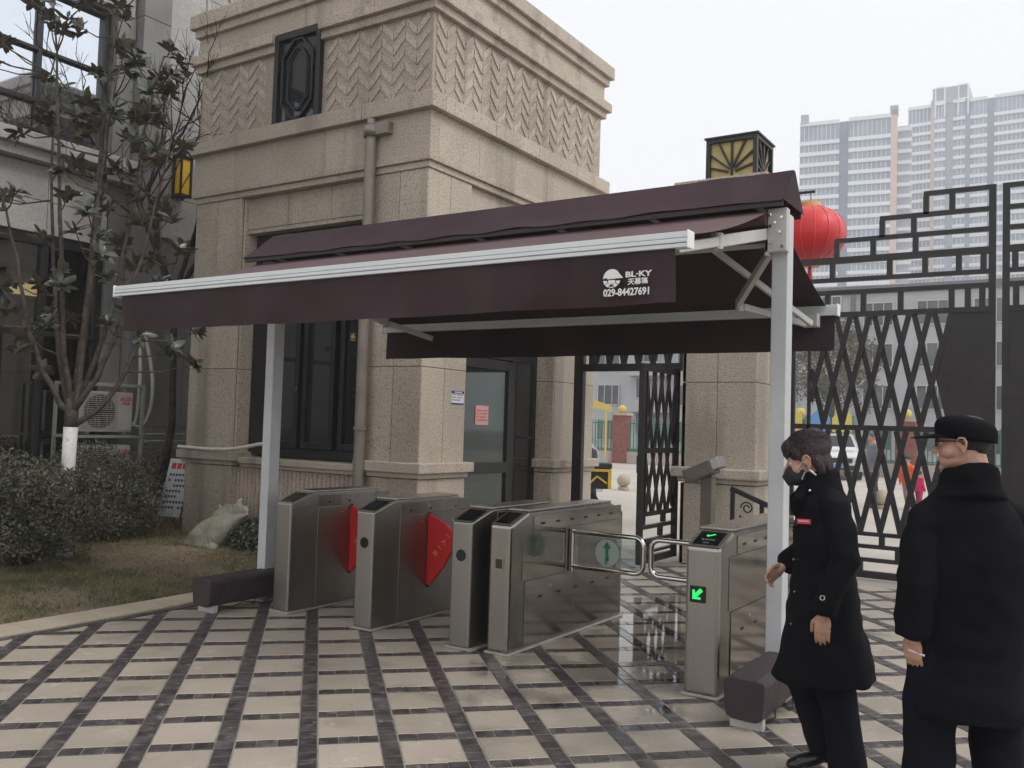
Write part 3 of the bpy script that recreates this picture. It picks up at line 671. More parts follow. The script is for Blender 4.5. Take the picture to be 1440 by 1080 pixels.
lattice(P, .16, W-.09, 1.39, 2.29, leaf, pz=.45, ph=.0, w=.05); lattice(P, .16, W-.09, .645, 1.33, leaf, pz=.343, ph=.0, w=.05)
B(-4.47, -4.45, 9.56, 9.62, 1.1, 1.3).build('lock', M_black, leaf)

# ------------------------------------------------------------ office building on the left (wall plane x = -12, facing the court)
ofc = thing('office_building', (-13, 7, 0), 'grey stone building at far left, mirrored upper windows above a lit shop behind dark glass', 'building')
XW = -12.0
core = MB()
core.box(-17, XW-.06, 7.62, 13, 0, 9.5); core.box(-17, XW-.06, 1, 7.62, 4.0, 5.28); core.box(-17, XW-.06, 1, 7.62, 7.45, 9.5); core.box(-17, -16, 1, 7.62, 0, 4.0); core.box(-17, XW-.06, 1, 7.62, 0, .3)
core.box(-17, -12.45, 1, 7.62, 5.28, 7.45)
core.build('wall', M_greyst2, ofc)
def wslab(y0, y1, zs, n, mat, x=XW-.05, th=.04, name='stone_panel'):
    w = (y1-y0)/n
    for a in range(n):
        for b in range(len(zs)-1):
            m = MB(); m.slab((x, y0+a*w+.004, zs[b]+.004), UY, UZ, w-.008, zs[b+1]-zs[b]-.008, th); m.build(name, mat, ofc)
wslab(3.2, 7.62, [4.0, 4.45, 4.93], 5, M_greyst); wslab(8.42, 12, [.3, 1.4, 2.5, 3.6, 4.3], 6, M_greyst2); wslab(8.42, 12, [4.3, 4.95, 6.1, 7.2, 8.3, 9.4], 5, M_greyst)
wslab(3.2, 7.9, [7.47, 8.4, 9.4], 4, M_greyst); wslab(7.63, 7.93, [0, 1.3, 2.6, 3.9, 4.9, 6.2, 7.46], 1, M_greyst2)
for a, b in zip([0, 1.5, 3.0, 4.5, 6.0, 7.5], [1.5, 3.0, 4.5, 6.0, 7.5, 9.4]): B(XW-.05, XW+.16, 7.94, 8.40, a+.004, b-.004).build('pilaster_stone', M_greyst2, ofc, bevel=.006)
y = 3.2
while y < 7.8:
    B(XW-.05, XW+.26, y+.003, y+.897 if y+.9 < 7.8 else 7.93, 5.08, 5.27).build('cornice_stone', M_greyst, ofc, bevel=.012); B(XW-.05, XW+.16, y+.003, y+.897 if y+.9 < 7.8 else 7.93, 4.94, 5.08).build('cornice_stone', M_greyst, ofc, bevel=.012); y += .9
for z0, z1, e in ((4.3, 4.36, .05),): B(XW, XW+e, 8.42, 12, z0, z1).build('string_course', M_greyst, ofc)
# upper mirrored window
wd = MB()
zs0, zs1 = 5.28, 7.44
for a, b, c, d in ((3.2, 3.28, zs0, zs1), (7.52, 7.60, zs0, zs1), (3.28, 7.52, zs0, zs0+.06), (3.28, 7.52, zs1-.06, zs1), (6.57, 6.63, zs0+.06, zs1-.06), (5.2, 5.29, zs0+.09, zs1-.12), (4.2, 4.28, zs0+.09, zs1-.12)): wd.box(XW-.30, XW-.16, a, b, c, d)
wd.box(XW-.30, XW-.165, 3.29, 7.51, 6.53, 6.58); wd.box(XW-.30, XW-.165, 3.29, 7.51, 5.80, 5.87)
wdo = wd.build('window', M_dframe, ofc, bevel=.006)
for a, b in ((3.28, 4.2), (4.28, 5.2), (5.29, 6.55), (6.63, 7.52)):
    for c, d in ((5.34, 5.80), (5.87, 6.53), (6.58, 7.38)): B(XW-.25, XW-.235, a-.01, b+.01, c-.01, d+.01).build('pane', M_skyglass, wdo)
# shop front and the lit room behind it
sf = MB()
for a, b, c, d in ((3.2, 3.3, .3, 4), (7.5, 7.61, .3, 4), (3.3, 7.5, .3, .42), (3.3, 7.5, 3.85, 4.0), (6.72, 6.80, .42, 3.85), (5.3, 5.38, .42, 3.85), (4.3, 4.38, .42, 3.85)): sf.box(XW-.14, XW-.04, a, b, c, d)
sf.box(XW-.13, XW-.045, 3.3, 7.5, 2.62, 2.69)
sfo = sf.build('shop_window', M_dframe, ofc, bevel=.005)
M_shopglass = clear_glass('shop_glass', (.42,.45,.46), .5)
for a, b in ((3.3, 4.3), (4.38, 5.3), (5.38, 6.72), (6.80, 7.5)):
    for c, d in ((.42, 2.62), (2.69, 3.85)): B(XW-.095, XW-.085, a-.01, b+.01, c-.01, d+.01).build('pane', M_shopglass, sfo)
M_room = pmat('room_dark', (.05,.05,.05), (.08,.075,.07), 2, .8)
room = MB(); room.box(-15.98, -15.9, 1, 7.6, .3, 4); room.box(-16, XW-.16, 7.56, 7.61, .3, 4); room.box(-16, XW-.16, 1, 7.56, 3.45, 3.5); room.box(-16, XW-.16, 1, 7.56, .3, .33); room.box(-16, XW-.16, 1, 1.05, .3, 4)
room.box(-14, -13.4, 3.6, 6.6, .33, 1.2); room.build('shop_room', M_room, ofc)
M_warm = pmat('warm_light', (.9,.7,.4), emit=(1, .68, .30, 2.2)); M_cool = pmat('cool_light', (.9,.9,.9), emit=(.85, .93, 1, 3))
B(-13.1, -12.95, 2.0, 7.3, 3.28, 3.44).build('strip_light', M_warm, ofc)
for x, y in ((-13.9, 6.6), (-13.9, 5.6), (-14.8, 6.9), (-14.8, 5.8), (-13.9, 4.6)): MB().cyl((x, y, 3.40), (x, y, 3.448), .09, 12).build('downlight', M_cool, ofc)

wl = thing('wall_lantern', (-11.9, 8.75, 5.0), 'tall narrow wall lantern with bright yellow glass and black frame on the grey building', 'lamp')
M_yel = pmat('amber_glass', (.85,.48,.02), (.90,.55,.05), 6, .4)
B(-11.95, -11.80, 8.67, 8.83, 4.98, 5.56).build('lamp_glass', M_yel, wl)
m = MB()
for y in (8.64, 8.82): 
    for x in (-11.98, -11.80): m.box(x, x+.025, y, y+.03, 4.95, 5.62)
for z in (4.97, 5.56): m.box(-11.985, -11.77, 8.635, 8.855, z, z+.03)
m.box(-11.95, -11.8, 8.67, 8.83, 5.59, 5.72); m.bar((-11.79, 8.66, 5.05), (-11.79, 8.84, 5.4), .012, .012, (1, 0, 0)); m.build('lamp_frame', M_black, wl)

# air conditioners on their rack
M_acbody = pmat('ac_cream', (.36,.355,.32), (.42,.41,.375), 3, .5, bump=.05); M_acdark = pmat('ac_dark', (.05,.055,.05), rough=.6)
M_redp = pmat('red_print', (.55,.03,.04), rough=.5); M_rackm = pmat('rack_paint', (.22,.24,.20), (.30,.32,.27), 6, .5)
def ac_unit(z, label):
    t = thing('air_conditioner', (-11.6, 7.42, z), label, 'air conditioner', 'outdoor air conditioner units')
    B(-11.85, -11.50, 7.03, 7.83, z, z+.56).build('casing', M_acbody, t, bevel=.015)
    m = MB()
    for k in range(17): m.box(-11.495, -11.488, 7.07, 7.58, z+.05+k*.029, z+.058+k*.029)
    for k in range(9): m.box(-11.4975, -11.4955, 7.09+k*.058, 7.096+k*.058, z+.045, z+.53)
    g = m.build('grille', M_acbody, t)
    MB().cyl((-11.5, 7.33, z+.28), (-11.4965, 7.33, z+.28), .235, 32).build('fan_opening', M_acdark, t)
    for a in range(5):
        c = R(a*72); MB().bar((-11.4955, 7.33, z+.28), (-11.4955, 7.33+math.cos(c)*.2, z+.28+math.sin(c)*.2), .06, .003, (1, 0, 0)).build('fan_blade', M_rubber, t)
    B(-11.499, -11.49, 7.60, 7.815, z+.03, z+.53).build('side_panel', M_acbody, t, bevel=.004)
    text('lettering', 'AUX', .075, (-11.487, 7.715, z+.46), UY, UZ, M_redp, t, sx=1.2, bold=.002); text('lettering', '奥克斯', .045, (-11.487, 7.715, z+.40), UY, UZ, M_redp, t, bold=.001)
    for y in (7.15, 7.7): B(-11.83, -11.52, y, y+.05, z-.03, z).build('foot', M_rackm, t)
    return t
ac_unit(1.34, 'cream outdoor air conditioner on the upper shelf of the rack, behind the magnolia trunk'); ac_unit(.60, 'cream outdoor air conditioner on the low shelf, half hidden by the shrubs')
rk = thing('ac_rack', (-11.6, 7.4, 0), 'grey green metal rack of thin bars carrying the two air conditioners', 'rack')
for y in (6.93, 7.95): 
    for x in (-11.9, -11.45): B(x-.02, x+.02, y-.02, y+.02, 0, 2.02).build('rack_post', M_rackm, rk)
for z in (.55, 1.28, 2.0):
    for x in (-11.9, -11.45): B(x-.02, x+.02, 6.95, 7.93, z-.02, z+.018).build('rack_rail', M_rackm, rk)
    for y in (6.93, 7.95): B(-11.88, -11.47, y-.018, y+.018, z-.018, z+.016).build('rack_rail', M_rackm, rk)
M_hose = pmat('pale_hose', (.40,.40,.33), (.50,.49,.42), 12, .7, bump=.5, bscale=60)
for k, P in enumerate([[(-11.6, 7.86, 1.5), (-11.55, 8.0, 1.36), (-11.5, 8.12, 1.6), (-11.5, 8.16, 2.1), (-11.55, 8.05, 2.6), (-11.6, 7.98, 3.0), (-11.8, 7.98, 3.4)],
                       [(-11.6, 7.86, 1.45), (-11.58, 7.93, 1.4), (-11.56, 7.97, 1.8), (-11.56, 7.97, 2.4), (-11.62, 7.94, 2.9), (-11.8, 7.92, 3.3)]]):
    o = MB().tube(P, .028, 8).build('refrigerant_hose', M_hose, None, smooth=True)
    sb = o.modifiers.new('s', 'SUBSURF'); sb.levels = 2; sb.render_levels = 2
    tag(o, ['thick wrapped pale hose bulging out to the right of the air conditioner', 'thin wrapped pale hose running straight up right beside the air conditioner'][k], 'hose')
rl = thing('railing', (-11, 8.6, 0), 'low grey railing of two thin bars between the air conditioner rack and the gatehouse', 'railing')
for z in (1.22, 1.32, .62): MB().cyl((-11.4, 7.98, z), (-11.4, 10.6, z), .014, 8).build('rail', M_rackm, rl)
for y in (8.8, 9.8, 10.6): MB().cyl((-11.4, y, 0), (-11.4, y, 1.33), .018, 8).build('rail_post', M_rackm, rl)
P = [(-10.22, 7.66, 1.19), (-9.9, 7.64, 1.185), (-9.5, 7.62, 1.18), (-9.15, 7.60, 1.195), (-8.85, 7.58, 1.23), (-8.6, 7.58, 1.275), (-8.4, 7.6, 1.30)]
m = MB(); pts = []
for i in range(len(P)-1):
    for t in range(14): pts.append(Vector(P[i]).lerp(Vector(P[i+1]), t/14))
m.tube(pts, [.021+.004*(k % 2) for k in range(len(pts))], 9)
tag(m.build('corrugated_hose', pmat('hose_white', (.55,.53,.46), (.62,.60,.53), 9, .6), None, smooth=True), 'pale corrugated hose lying along the ledge in front of the gatehouse window', 'hose')

# leaning notice board
sg = thing('notice_board', (-10.5, 7.95, .2), 'white notice board with red heading and dark lines leaning beside the gatehouse corner', 'sign')
ux = Vector((.96, .25, 0)).normalized(); up = Vector((.10, .16, 1)).normalized(); nn = ux.cross(up)
o0 = Vector((-10.80, 7.80, .22))
m = MB(); m.prism([o0, o0+ux*.52, o0+ux*.52+up*.80, o0+up*.80], nn*-.02); m.build('board', M_wp, sg)
def on_board(a0, a1, b0, b1, mt, nm='printed_mark'):
    m = MB(); q = o0+nn*.001; m.prism([q+ux*a0+up*b0, q+ux*a1+up*b0, q+ux*a1+up*b1, q+ux*a0+up*b1], nn*.001); m.build(nm, mt, sg)
for k in range(5): on_board(.05+k*.09, .12+k*.09, .66, .74, M_redp)
for r_ in range(7):
    for k in range(9):
        if rnd.random() < .8: on_board(.05+k*.05, .085+k*.05, .56-r_*.075, .595-r_*.075, M_inkb)
m = MB(); m.bar(o0+ux*.40+nn*.02-up*.22, o0+ux*.42+nn*.02+up*.9, .022, .02, nn); m.build('support_stick', pmat('stick', (.16,.06,.05), rough=.7), sg)

# sack and heap of clippings
sk = MB()
sk.loft([(-8.82, 7.03, .025, .25, .15, 3), (-8.81, 7.05, .10, .29, .20, 3), (-8.74, 7.08, .22, .285, .20, 2.8), (-8.65, 7.12, .34, .27, .17, 2.7), (-8.57, 7.16, .43, .265, .12, 2.6), (-8.53, 7.18, .48, .275, .06, 2.6), (-8.51, 7.20, .52, .25, .05, 2.4), (-8.50, 7.21, .57, .18, .03, 2.4)], 36)
sk.limb([(-9.02, 6.98, .07), (-9.10, 6.95, .05)], [.07, .025]); sk.limb([(-8.55, 6.93, .08), (-8.46, 6.88, .05)], [.07, .02])
sk.limb([(-8.70, 7.18, .48), (-8.80, 7.20, .55)], [.04, .015]); sk.limb([(-8.34, 7.18, .47), (-8.22, 7.17, .49)], [.035, .012]); sk.limb([(-8.50, 7.22, .54), (-8.46, 7.24, .63)], [.06, .02])
def skd(c):
    return mnoise.noise((c.x*6, c.y*6, c.z*7))*.9+abs(mnoise.noise((c.x*15+c.z*9, c.y*14, c.z*4)))*.7-(1.6*math.exp(-((c.z-.46-.15*(c.x+8.55))/.025)**2))
o = remesh('sack', sk, .009, pmat('woven_sack', (.23,.22,.17), (.31,.30,.235), 6, .75, bump=.35, bscale=140, speck=[(5, (.20,.18,.12), .5, .75, .5)]), None, iters=3, disp=(.013, skd))
tag(o, 'full greenish white woven sack slumped against the gatehouse wall on the soil', 'sack')
def foliage(name, n, centre, rad, size, mats, parent, seed=1, lump=.35, flat=.5, shell=.55, zmin=None, asp=.5):
    g = np.random.RandomState(seed)
    d = g.normal(size=(n, 3)); d /= np.linalg.norm(d, axis=1)[:, None]
    ph = g.uniform(0, 6.28, (6, 3)); fr_ = g.uniform(1.5, 4.5, (6, 3)); lum = np.zeros(n)
    for p, f in zip(ph, fr_): lum += np.sin((d*f).sum(1)*2+p[0])*np.sin(d[:, 0]*f[1]*2+p[1])
    r = (1+lump*lum/3)*(shell+(1-shell)*g.rand(n)**.5)
    P = np.array(centre)+d*r[:, None]*np.array(rad)
    P += g.normal(size=P.shape)*size*.6
    if zmin is not None:
        k = P[:, 2] > zmin+g.rand(n)*.15; P = P[k]; n = len(P)
    s = size*g.uniform(.6, 1.3, n)
    u = g.normal(size=(n, 3)); u /= np.linalg.norm(u, axis=1)[:, None]; w = np.cross(u, g.normal(size=(n, 3))); w /= np.linalg.norm(w, axis=1)[:, None]
    V = np.stack([P-u*s[:, None], P-w*(s*asp)[:, None], P+u*s[:, None], P+w*(s*asp)[:, None]], 1)
    lo_ = wloc(parent) if parent else Vector((0, 0, 0))
    V = V.reshape(-1, 3)-np.array(lo_)
    return np_mesh(name, V, np.arange(n*4).reshape(-1, 4), None, parent, mats=mats, midx=g.randint(0, len(mats), n))
M_lf = [pmat('shrub_leaf_brown', (.10,.085,.05), (.15,.125,.08), 6, .7), pmat('shrub_leaf_dry', (.075,.06,.04), (.12,.10,.06), 9, .8), pmat('shrub_leaf', (.030,.040,.022), (.055,.068,.038), 5, .5, speck=[(30, (.13,.13,.10), .55, .7, .6)]), pmat('shrub_leaf_dusty', (.075,.08,.06), (.11,.11,.085), 7, .7), pmat('shrub_leaf_dark', (.016,.022,.013), (.03,.038,.02), 5, .5)]
hp = thing('clippings_heap', (-8.35, 7.35, 0), 'low heap of dark green leafy clippings between the sack and the white awning post', 'heap')
foliage('foliage', 5200, (-8.28, 7.30, .10), (.42, .28, .30), .028, M_lf+[pmat('bright_leaf', (.06,.11,.03), (.10,.16,.06), 8, .4)], hp, 4, .2, zmin=.02)
MB().ell((-8.28, 7.30, .03), (.34, .22, .22)).build('core', M_lf[4], hp)

# shrubs and hedges
def shrub(name, loc, rad, cz, n, size, label, seed, group=None, stems=9):
    t = thing(name, loc, label, 'shrub', group)
    foliage('foliage', n, (loc[0], loc[1], cz), rad, size, M_lf, t, seed, zmin=max(.08, cz-rad[2]*.95))
    m = MB(); g = random.Random(seed)
    for k in range(stems):
        a = g.uniform(0, 6.28); e = Vector((loc[0]+math.cos(a)*rad[0]*.75, loc[1]+math.sin(a)*rad[1]*.75, cz+g.uniform(-.1, .7)*rad[2])); b = Vector((loc[0]+g.uniform(-.09, .09), loc[1]+g.uniform(-.09, .09), -.02))
        md = b.lerp(e, .45)+Vector((0, 0, .12)); m.tube([b, md, e], [.012, .008, .004], 5)
        for q in range(5):
            s = md.lerp(e, g.random()); m.tube([s, s+Vector((g.uniform(-.25, .25), g.uniform(-.25, .25), g.uniform(.05, .3)))], [.005, .002], 4)
    m.build('stems', M_twig, t); return t
shrub('dense_shrub', (-9.05, 4.98, 0), (.98, .85, .50), .60, 21000, .021, 'dense dark evergreen shrub with bare stem clump, nearest to the kerb at lower left', 21, stems=40)
shrub('dense_shrub', (-10.1, 6.55, 0), (.62, .62, .48), .48, 13000, .018, 'smaller evergreen shrub between the near shrub and the leaning notice board', 22)
shrub('dense_shrub', (-10.7, 6.6, 0), (.7, .9, .55), .62, 13000, .02, 'evergreen shrub directly behind the whitewashed magnolia trunk', 23)
shrub('dense_shrub', (-11.1, 8.3, 0), (.55, 1.0, .50), .58, 11000, .02, 'evergreen shrub below the low railing beside the gatehouse', 24)
shrub('dense_shrub', (-10.9, 4.5, 0), (.7, .9, .55), .60, 9000, .02, 'evergreen shrub at the left edge in front of the shop window', 25)
dg = thing('dry_weeds', (-9.9, 7.2, 0), 'tuft of dry yellowish weeds growing in front of the leaning notice board', 'weeds')
m = MB(); g = random.Random(9)
for k in range(420):
    x = g.gauss(-10.1, .32); y = g.gauss(7.15, .22); h = g.uniform(.15, .5); a = g.uniform(0, 6.28); w = .006
    m.add([(x-w, y, .0), (x+w, y, .0), (x+math.cos(a)*h*.4, y+math.sin(a)*h*.4, h)], [(0, 1, 2)])
m.build('stems', pmat('dry_weed', (.16,.13,.06), (.26,.21,.11), 9, .9), dg)

# ------------------------------------------------------------ magnolia tree
HR = Vector((.838, .545, 0)); HD = Vector((-.545, .838, 0))        # spread directions of the crown
mg = thing('magnolia_tree', (-9.3, 5.6, 0), 'leafy magnolia with large dusty dark leaves and whitewashed lower trunk in the shrubs', 'tree')
TB = Vector((-9.3, 5.6, 0)); FK = TB+Vector((0, 0, 1.5))
MB().tube([TB+Vector((0, 0, -.05)), TB+Vector((.01, 0, .5)), TB+Vector((-.01, 0, 1.0)), TB+Vector((0, 0, 1.44))], [.085, .074, .070, .073], 16).build('painted_trunk', M_white_paint, mg, smooth=True)
g = random.Random(12)
WH = [(-0.21, 5.17), (-0.32, 5.81), (0.06, 5.67), (0.21, 5.29), (0.44, 5.57), (0.6, 5.46), (0.71, 5.31), (0.86, 5.66), (-0.24, 4.86), (0.29, 4.88), (0.52, 5.04), (-0.09, 4.64), (0.14, 4.72), (0.86, 4.97), (0.94, 5.13), (0.98, 4.63), (1.09, 4.21), (0.79, 3.9), (1.21, 3.76), (-0.44, 3.86), (-0.09, 3.95), (-0.36, 3.48), (0.6, 3.36), (0.44, 3.28), (0.94, 3.52), (0.86, 3.06), (0.52, 2.98), (-0.09, 2.5), (-0.17, 2.65), (0.79, 2.45), (1.09, 2.34), (1.19, 2.19), (-0.47, 2.26), (0.6, 3.74), (0.37, 4.27), (0.71, 4.51), (0.02, 5.02), (-0.44, 5.24), (0.44, 5.95), (-0.51, 3.02), (0.18, 3.5), (-0.36, 4.48), (0.25, 5.56), (1.04, 4.9), (1.28, 4.14), (0.98, 3.74), (-0.02, 2.96), (0.37, 2.59), (-0.55, 4.85), (0.67, 4.81)]
WH += [(g.uniform(-1.4, -.55), g.uniform(2.4, 6.2)) for _ in range(22)]+[(g.uniform(-.9, .9), g.uniform(5.9, 6.9)) for _ in range(12)]
WH += [(h+g.uniform(-.16, .16), z+g.uniform(-.2, .2)) for h, z in WH[:50:2]]+[(g.uniform(-.1, .98), g.uniform(2.8, 5.7)) for _ in range(26)]
WH = [q for q in WH if not (q[0] > 1.0 and 3.55 < q[1] < 5.3)]
stems = []
for h, z, d in ((-.55, 5.4, .25), (-.3, 6.3, -.3), (.15, 6.5, .2), (.42, 6.0, -.35), (.75, 5.6, .15), (1.0, 4.7, -.1), (-.8, 4.2, -.35), (.05, 5.6, .55), (.95, 3.3, .3)):
    e = TB+HR*h+HD*d+Vector((0, 0, z)); s0 = FK+Vector((0, 0, g.uniform(-.12, .25)))
    c1 = s0.lerp(e, .28)+HR*(h*.30)+HD*d*.3-Vector((0, 0, .25)); c2 = s0.lerp(e, .65)+HR*g.uniform(-.08, .08)
    P = [s0, c1, c2, e]; pts = []
    for k in range(13):
        t = k/12; a = P[0]*(1-t)**3+P[1]*3*t*(1-t)**2+P[2]*3*t*t*(1-t)+P[3]*t**3
        pts.append(a+Vector((g.uniform(-.02, .02), g.uniform(-.02, .02), 0)))
    stems.append(pts)
    MB().tube(pts, [.034*(1-k/12*.8) for k in range(13)], 8).build('branch', M_bark, mg, smooth=True)
MB().tube([FK-Vector((0, 0, .06)), FK+Vector((0, 0, .1)), FK+Vector((0, 0, .32))], [.073, .07, .045], 14).build('trunk', M_bark, mg, smooth=True)
def leaf_mesh(seed):
    q = random.Random(seed); L_ = .148*q.uniform(.85, 1.15); w = .030*q.uniform(.9, 1.25); cv = q.uniform(-.02, .035); m = MB(); V = []
    for k in range(6):
        t = k/5; ww = w*math.sin(math.pi*min(1, (t*.93+.06)))**.7 if k < 5 else .001; x = .015+L_*t; z = -cv*t*t*2
        V += [(x, -ww, z+.010*(ww/w)), (x, 0, z), (x, ww, z+.010*(ww/w))]
    F = []
    for k in range(5): F += [(k*3, k*3+1, k*3+4, k*3+3), (k*3+1, k*3+2, k*3+5, k*3+4)]
    m.add(V, F); return m
M_mag = bpy.data.materials.new('magnolia_leaf'); M_mag.use_nodes = True
_t = M_mag.node_tree; _b = _t.nodes['Principled BSDF']; _g = _t.nodes.new('ShaderNodeNewGeometry'); _m = _t.nodes.new('ShaderNodeMix'); _m.data_type = 'RGBA'
_o = _t.nodes.new('ShaderNodeTexNoise'); _o.inputs['Scale'].default_value = 9; _t.links.new(_g.outputs['Position'], _o.inputs[0])
_c = _t.nodes.new('ShaderNodeValToRGB'); _c.color_ramp.elements[0].position = .35; _c.color_ramp.elements[0].color = (.028,.034,.022,1); _c.color_ramp.elements[1].position = .7; _c.color_ramp.elements[1].color = (.125,.13,.105,1)
_t.links.new(_o.outputs[0], _c.inputs[0]); _t.links.new(_c.outputs[0], _m.inputs[7]); _m.inputs[6].default_value = (.115,.095,.07,1); _t.links.new(_g.outputs['Backfacing'], _m.inputs[0]); _t.links.new(_m.outputs[2], _b.inputs['Base Color'])
_b.inputs['Roughness'].default_value = .30
lms = [leaf_mesh(s).mesh('leaf', M_mag, smooth=True) for s in range(5)]; lmb = [leaf_mesh(s) for s in range(5)]
leaves = []; tw = MB()
for h, z in WH:
    d = g.uniform(-.55, .55); c = TB+HR*h+HD*d+Vector((0, 0, z))
    best = min(((p-c).length+(.6 if p.z > c.z else 0), p) for s in stems for p in s[3:])[1] if True else None
    mid = best.lerp(c, .5)+Vector((0, 0, -.05)); tw.tube([best, mid, c], [.011, .008, .005], 5)
    ax = ((c-mid).normalized()+Vector((g.uniform(-.4, .4), g.uniform(-.4, .4), .5))).normalized(); bx, by, _ = basis(ax)
    for k in range(g.randint(13, 19)):
        a = k*2.4+g.uniform(-.3, .3); el = g.uniform(.6, 1.65); q = (bx*math.cos(a)+by*math.sin(a))*math.sin(el)+ax*math.cos(el)
        q = (q+Vector((0, 0, -.25*g.random()))).normalized(); nrm = (ax+Vector((g.uniform(-.5, .5), g.uniform(-.5, .5), 0))); yv = nrm.cross(q)
        if yv.length < .1: yv = basis(q)[0]
        yv.normalize(); zv = q.cross(yv); s = g.uniform(.65, 1.15)
        mt = Matrix((q*s, yv*s, zv*s)).transposed().to_4x4(); mt.translation = c-ax*g.uniform(0, .07); leaves.append((mt, g.randrange(5)))
o = tw.build('twigs', M_bark, mg); o['kind'] = 'stuff'
def lkey(l):
    return 0 if in_view(l[0].translation, -5) else 1
leaves.sort(key=lkey)
L0 = Matrix.Translation(-TB)
for mt, k in leaves[:298]:
    o = link('leaf', lms[k], mg); o.matrix_local = L0 @ mt
rm = MB()
for mt, k in leaves[298:]:
    f = L0 @ mt; rm.add([f @ Vector(v) for v in lmb[k].v], lmb[k].f)
o = rm.build('leaf_mass', M_mag, mg, local=True, smooth=True); o['kind'] = 'stuff'

# bare tree
bt = thing('bare_tree', (-11.0, 7.9, 0), 'leafless tree with fine dark twigs rising between the magnolia and the gatehouse', 'tree')
g = random.Random(33); twm = MB(); big = MB()
def grow(p, d, L_, r, lev):
    pts = [p]; q = p
    for k in range(4):
        d = (d+Vector((g.uniform(-.16, .16), g.uniform(-.16, .16), g.uniform(-.02, .12)))).normalized(); q = q+d*L_/4; pts.append(q)
    (big if r > .012 else twm).tube(pts, [r*(1-.13*k) for k in range(5)], 6 if r > .012 else 4)
    if lev == 0: return
    for k in range(g.choice([2, 3, 3])):
        a = pts[g.randint(2, 4)]; x, y, _ = basis(d); an = g.uniform(0, 6.28); sp = g.uniform(.35, .8)
        nd = (d*math.cos(sp)+(x*math.cos(an)+y*math.sin(an))*math.sin(sp)+Vector((0, 0, .12))).normalized(); grow(a, nd, L_*g.uniform(.6, .82), r*.64, lev-1)
b0 = Vector((-11.0, 7.9, -.05)); big.tube([b0, b0+Vector((.1, .15, 1.5)), b0+Vector((.15, .05, 3.4))], [.06, .05, .045], 10)
for d in ((-.5, -.3, 1), (.1, .1, 1), (.35, .4, 1), (-.1, -.55, 1)): grow(b0+Vector((.15, .05, 3.3)), Vector(d).normalized(), 1.45, .042, 5)
big.build('trunk', M_twig, bt, smooth=True); o = twm.build('twigs', M_twig, bt); o['kind'] = 'stuff'

# ------------------------------------------------------------ free standing double awning
aw = thing('awning', (-3.95, 5.62, 0), 'free standing double sided plum fabric awning on two white posts over the turnstiles', 'awning')
PXL, PXR, PY_ = -6.20, -1.66, 5.62
def plate(pts, th, name, mat, par=aw, up=None):    # thin solid from a quad grid
    return None
def cloth(name, f, nu, nv, th, mat, par, smooth=True):
    V = []; F = []
    for j in range(nv+1):
        for i in range(nu+1): V.append(Vector(f(i/nu, j/nv)))
    n = len(V); N = [Vector((0, 0, 0)) for _ in V]
    for j in range(nv):
        for i in range(nu):
            a = j*(nu+1)+i; F.append((a, a+1, a+nu+2, a+nu+1)); fn = (V[a+1]-V[a]).cross(V[a+nu+1]-V[a]).normalized()
            for q in (a, a+1, a+nu+2, a+nu+1): N[q] += fn
    W = [v-q.normalized()*th for v, q in zip(V, N)]
    G_ = [tuple(n+q for q in f[::-1]) for f in F]; E_ = []
    for i in range(nu): a = i; E_.append((a+1, a, n+a, n+a+1)); a = nv*(nu+1)+i; E_.append((a, a+1, n+a+1, n+a))
    for j in range(nv): a = j*(nu+1); E_.append((a, a+nu+1, n+a+nu+1, n+a)); a += nu; E_.append((a+nu+1, a, n+a, n+a+nu+1))
    m = MB(); m.add(V+W, F+G_+E_); o = m.build(name, mat, par, smooth=True); o.data.set_sharp_from_angle(angle=R(50)); return o
for x in (PXL, PXR):
    B(x-.05, x+.05, PY_-.06, PY_+.06, .02, 2.97).build('post', M_post, aw, bevel=.006)
    B(x-.10, x+.10, PY_-.12, PY_+.12, .0, .02).build('base_plate', M_arm, aw, bevel=.004)
    bp_ = B(x-.075, x-.052, PY_-.13, PY_+.10, 2.70, 2.99).build('bracket', M_arm, aw, bevel=.004)
    B(x-.075, x+.06, PY_-.13, PY_-.062, 2.72, 2.99).build('bracket', M_arm, aw, bevel=.004)
    for k, (dx, dz) in enumerate(((-.04, 2.95), (.03, 2.93), (-.04, 2.88), (.02, 2.84), (-.03, 2.78), (.035, 2.75), (-.01, 2.90))):
        MB().cyl((x+dx, PY_-.13, dz), (x+dx, PY_-.142, dz), .009, 8).build('bolt', M_chrome, aw)
# hood
HX0, HX1 = -6.42, -1.60
def hood_f(s):
    def f(u, v):
        xr = (HX0+.16)+(HX1-HX0-.16)*u; xe = HX0+(HX1-HX0)*u
        if s > 0: u2 = 1-u; xr = (HX0+.16)+(HX1-HX0-.16)*u2; xe = HX0+(HX1-HX0)*u2
        x = xr+(xe-xr)*v; rip = .004*math.sin(u*55)*v+.0035*math.sin(u*23+1)*v
        return (x, PY_+s*(.02+.20*v), 3.245-.225*v-.012*math.sin(math.pi*v)+rip-.006*math.sin(u*math.pi)+.010*mnoise.noise((u*14, v*2, s*5)))
    return f
cloth('hood', hood_f(-1), 60, 4, .004, M_fabric, aw); cloth('hood', hood_f(1), 60, 4, .004, M_fabric, aw)
B(HX0+.16, HX1, PY_-.02, PY_+.02, 3.235, 3.247).build('hood_ridge', M_fabric, aw, bevel=.004)
for x, s in ((HX1, 1), (HX0, -1)):
    m = MB(); xr = x if s > 0 else x+.16
    m.prism([(x+s*.001, PY_-.22, 3.018), (x+s*.001, PY_+.22, 3.018), (xr+s*.001, PY_+.02, 3.247), (xr+s*.001, PY_-.02, 3.247)][::s], (s*.004, 0, 0)); m.build('hood_end', M_fabric, aw)
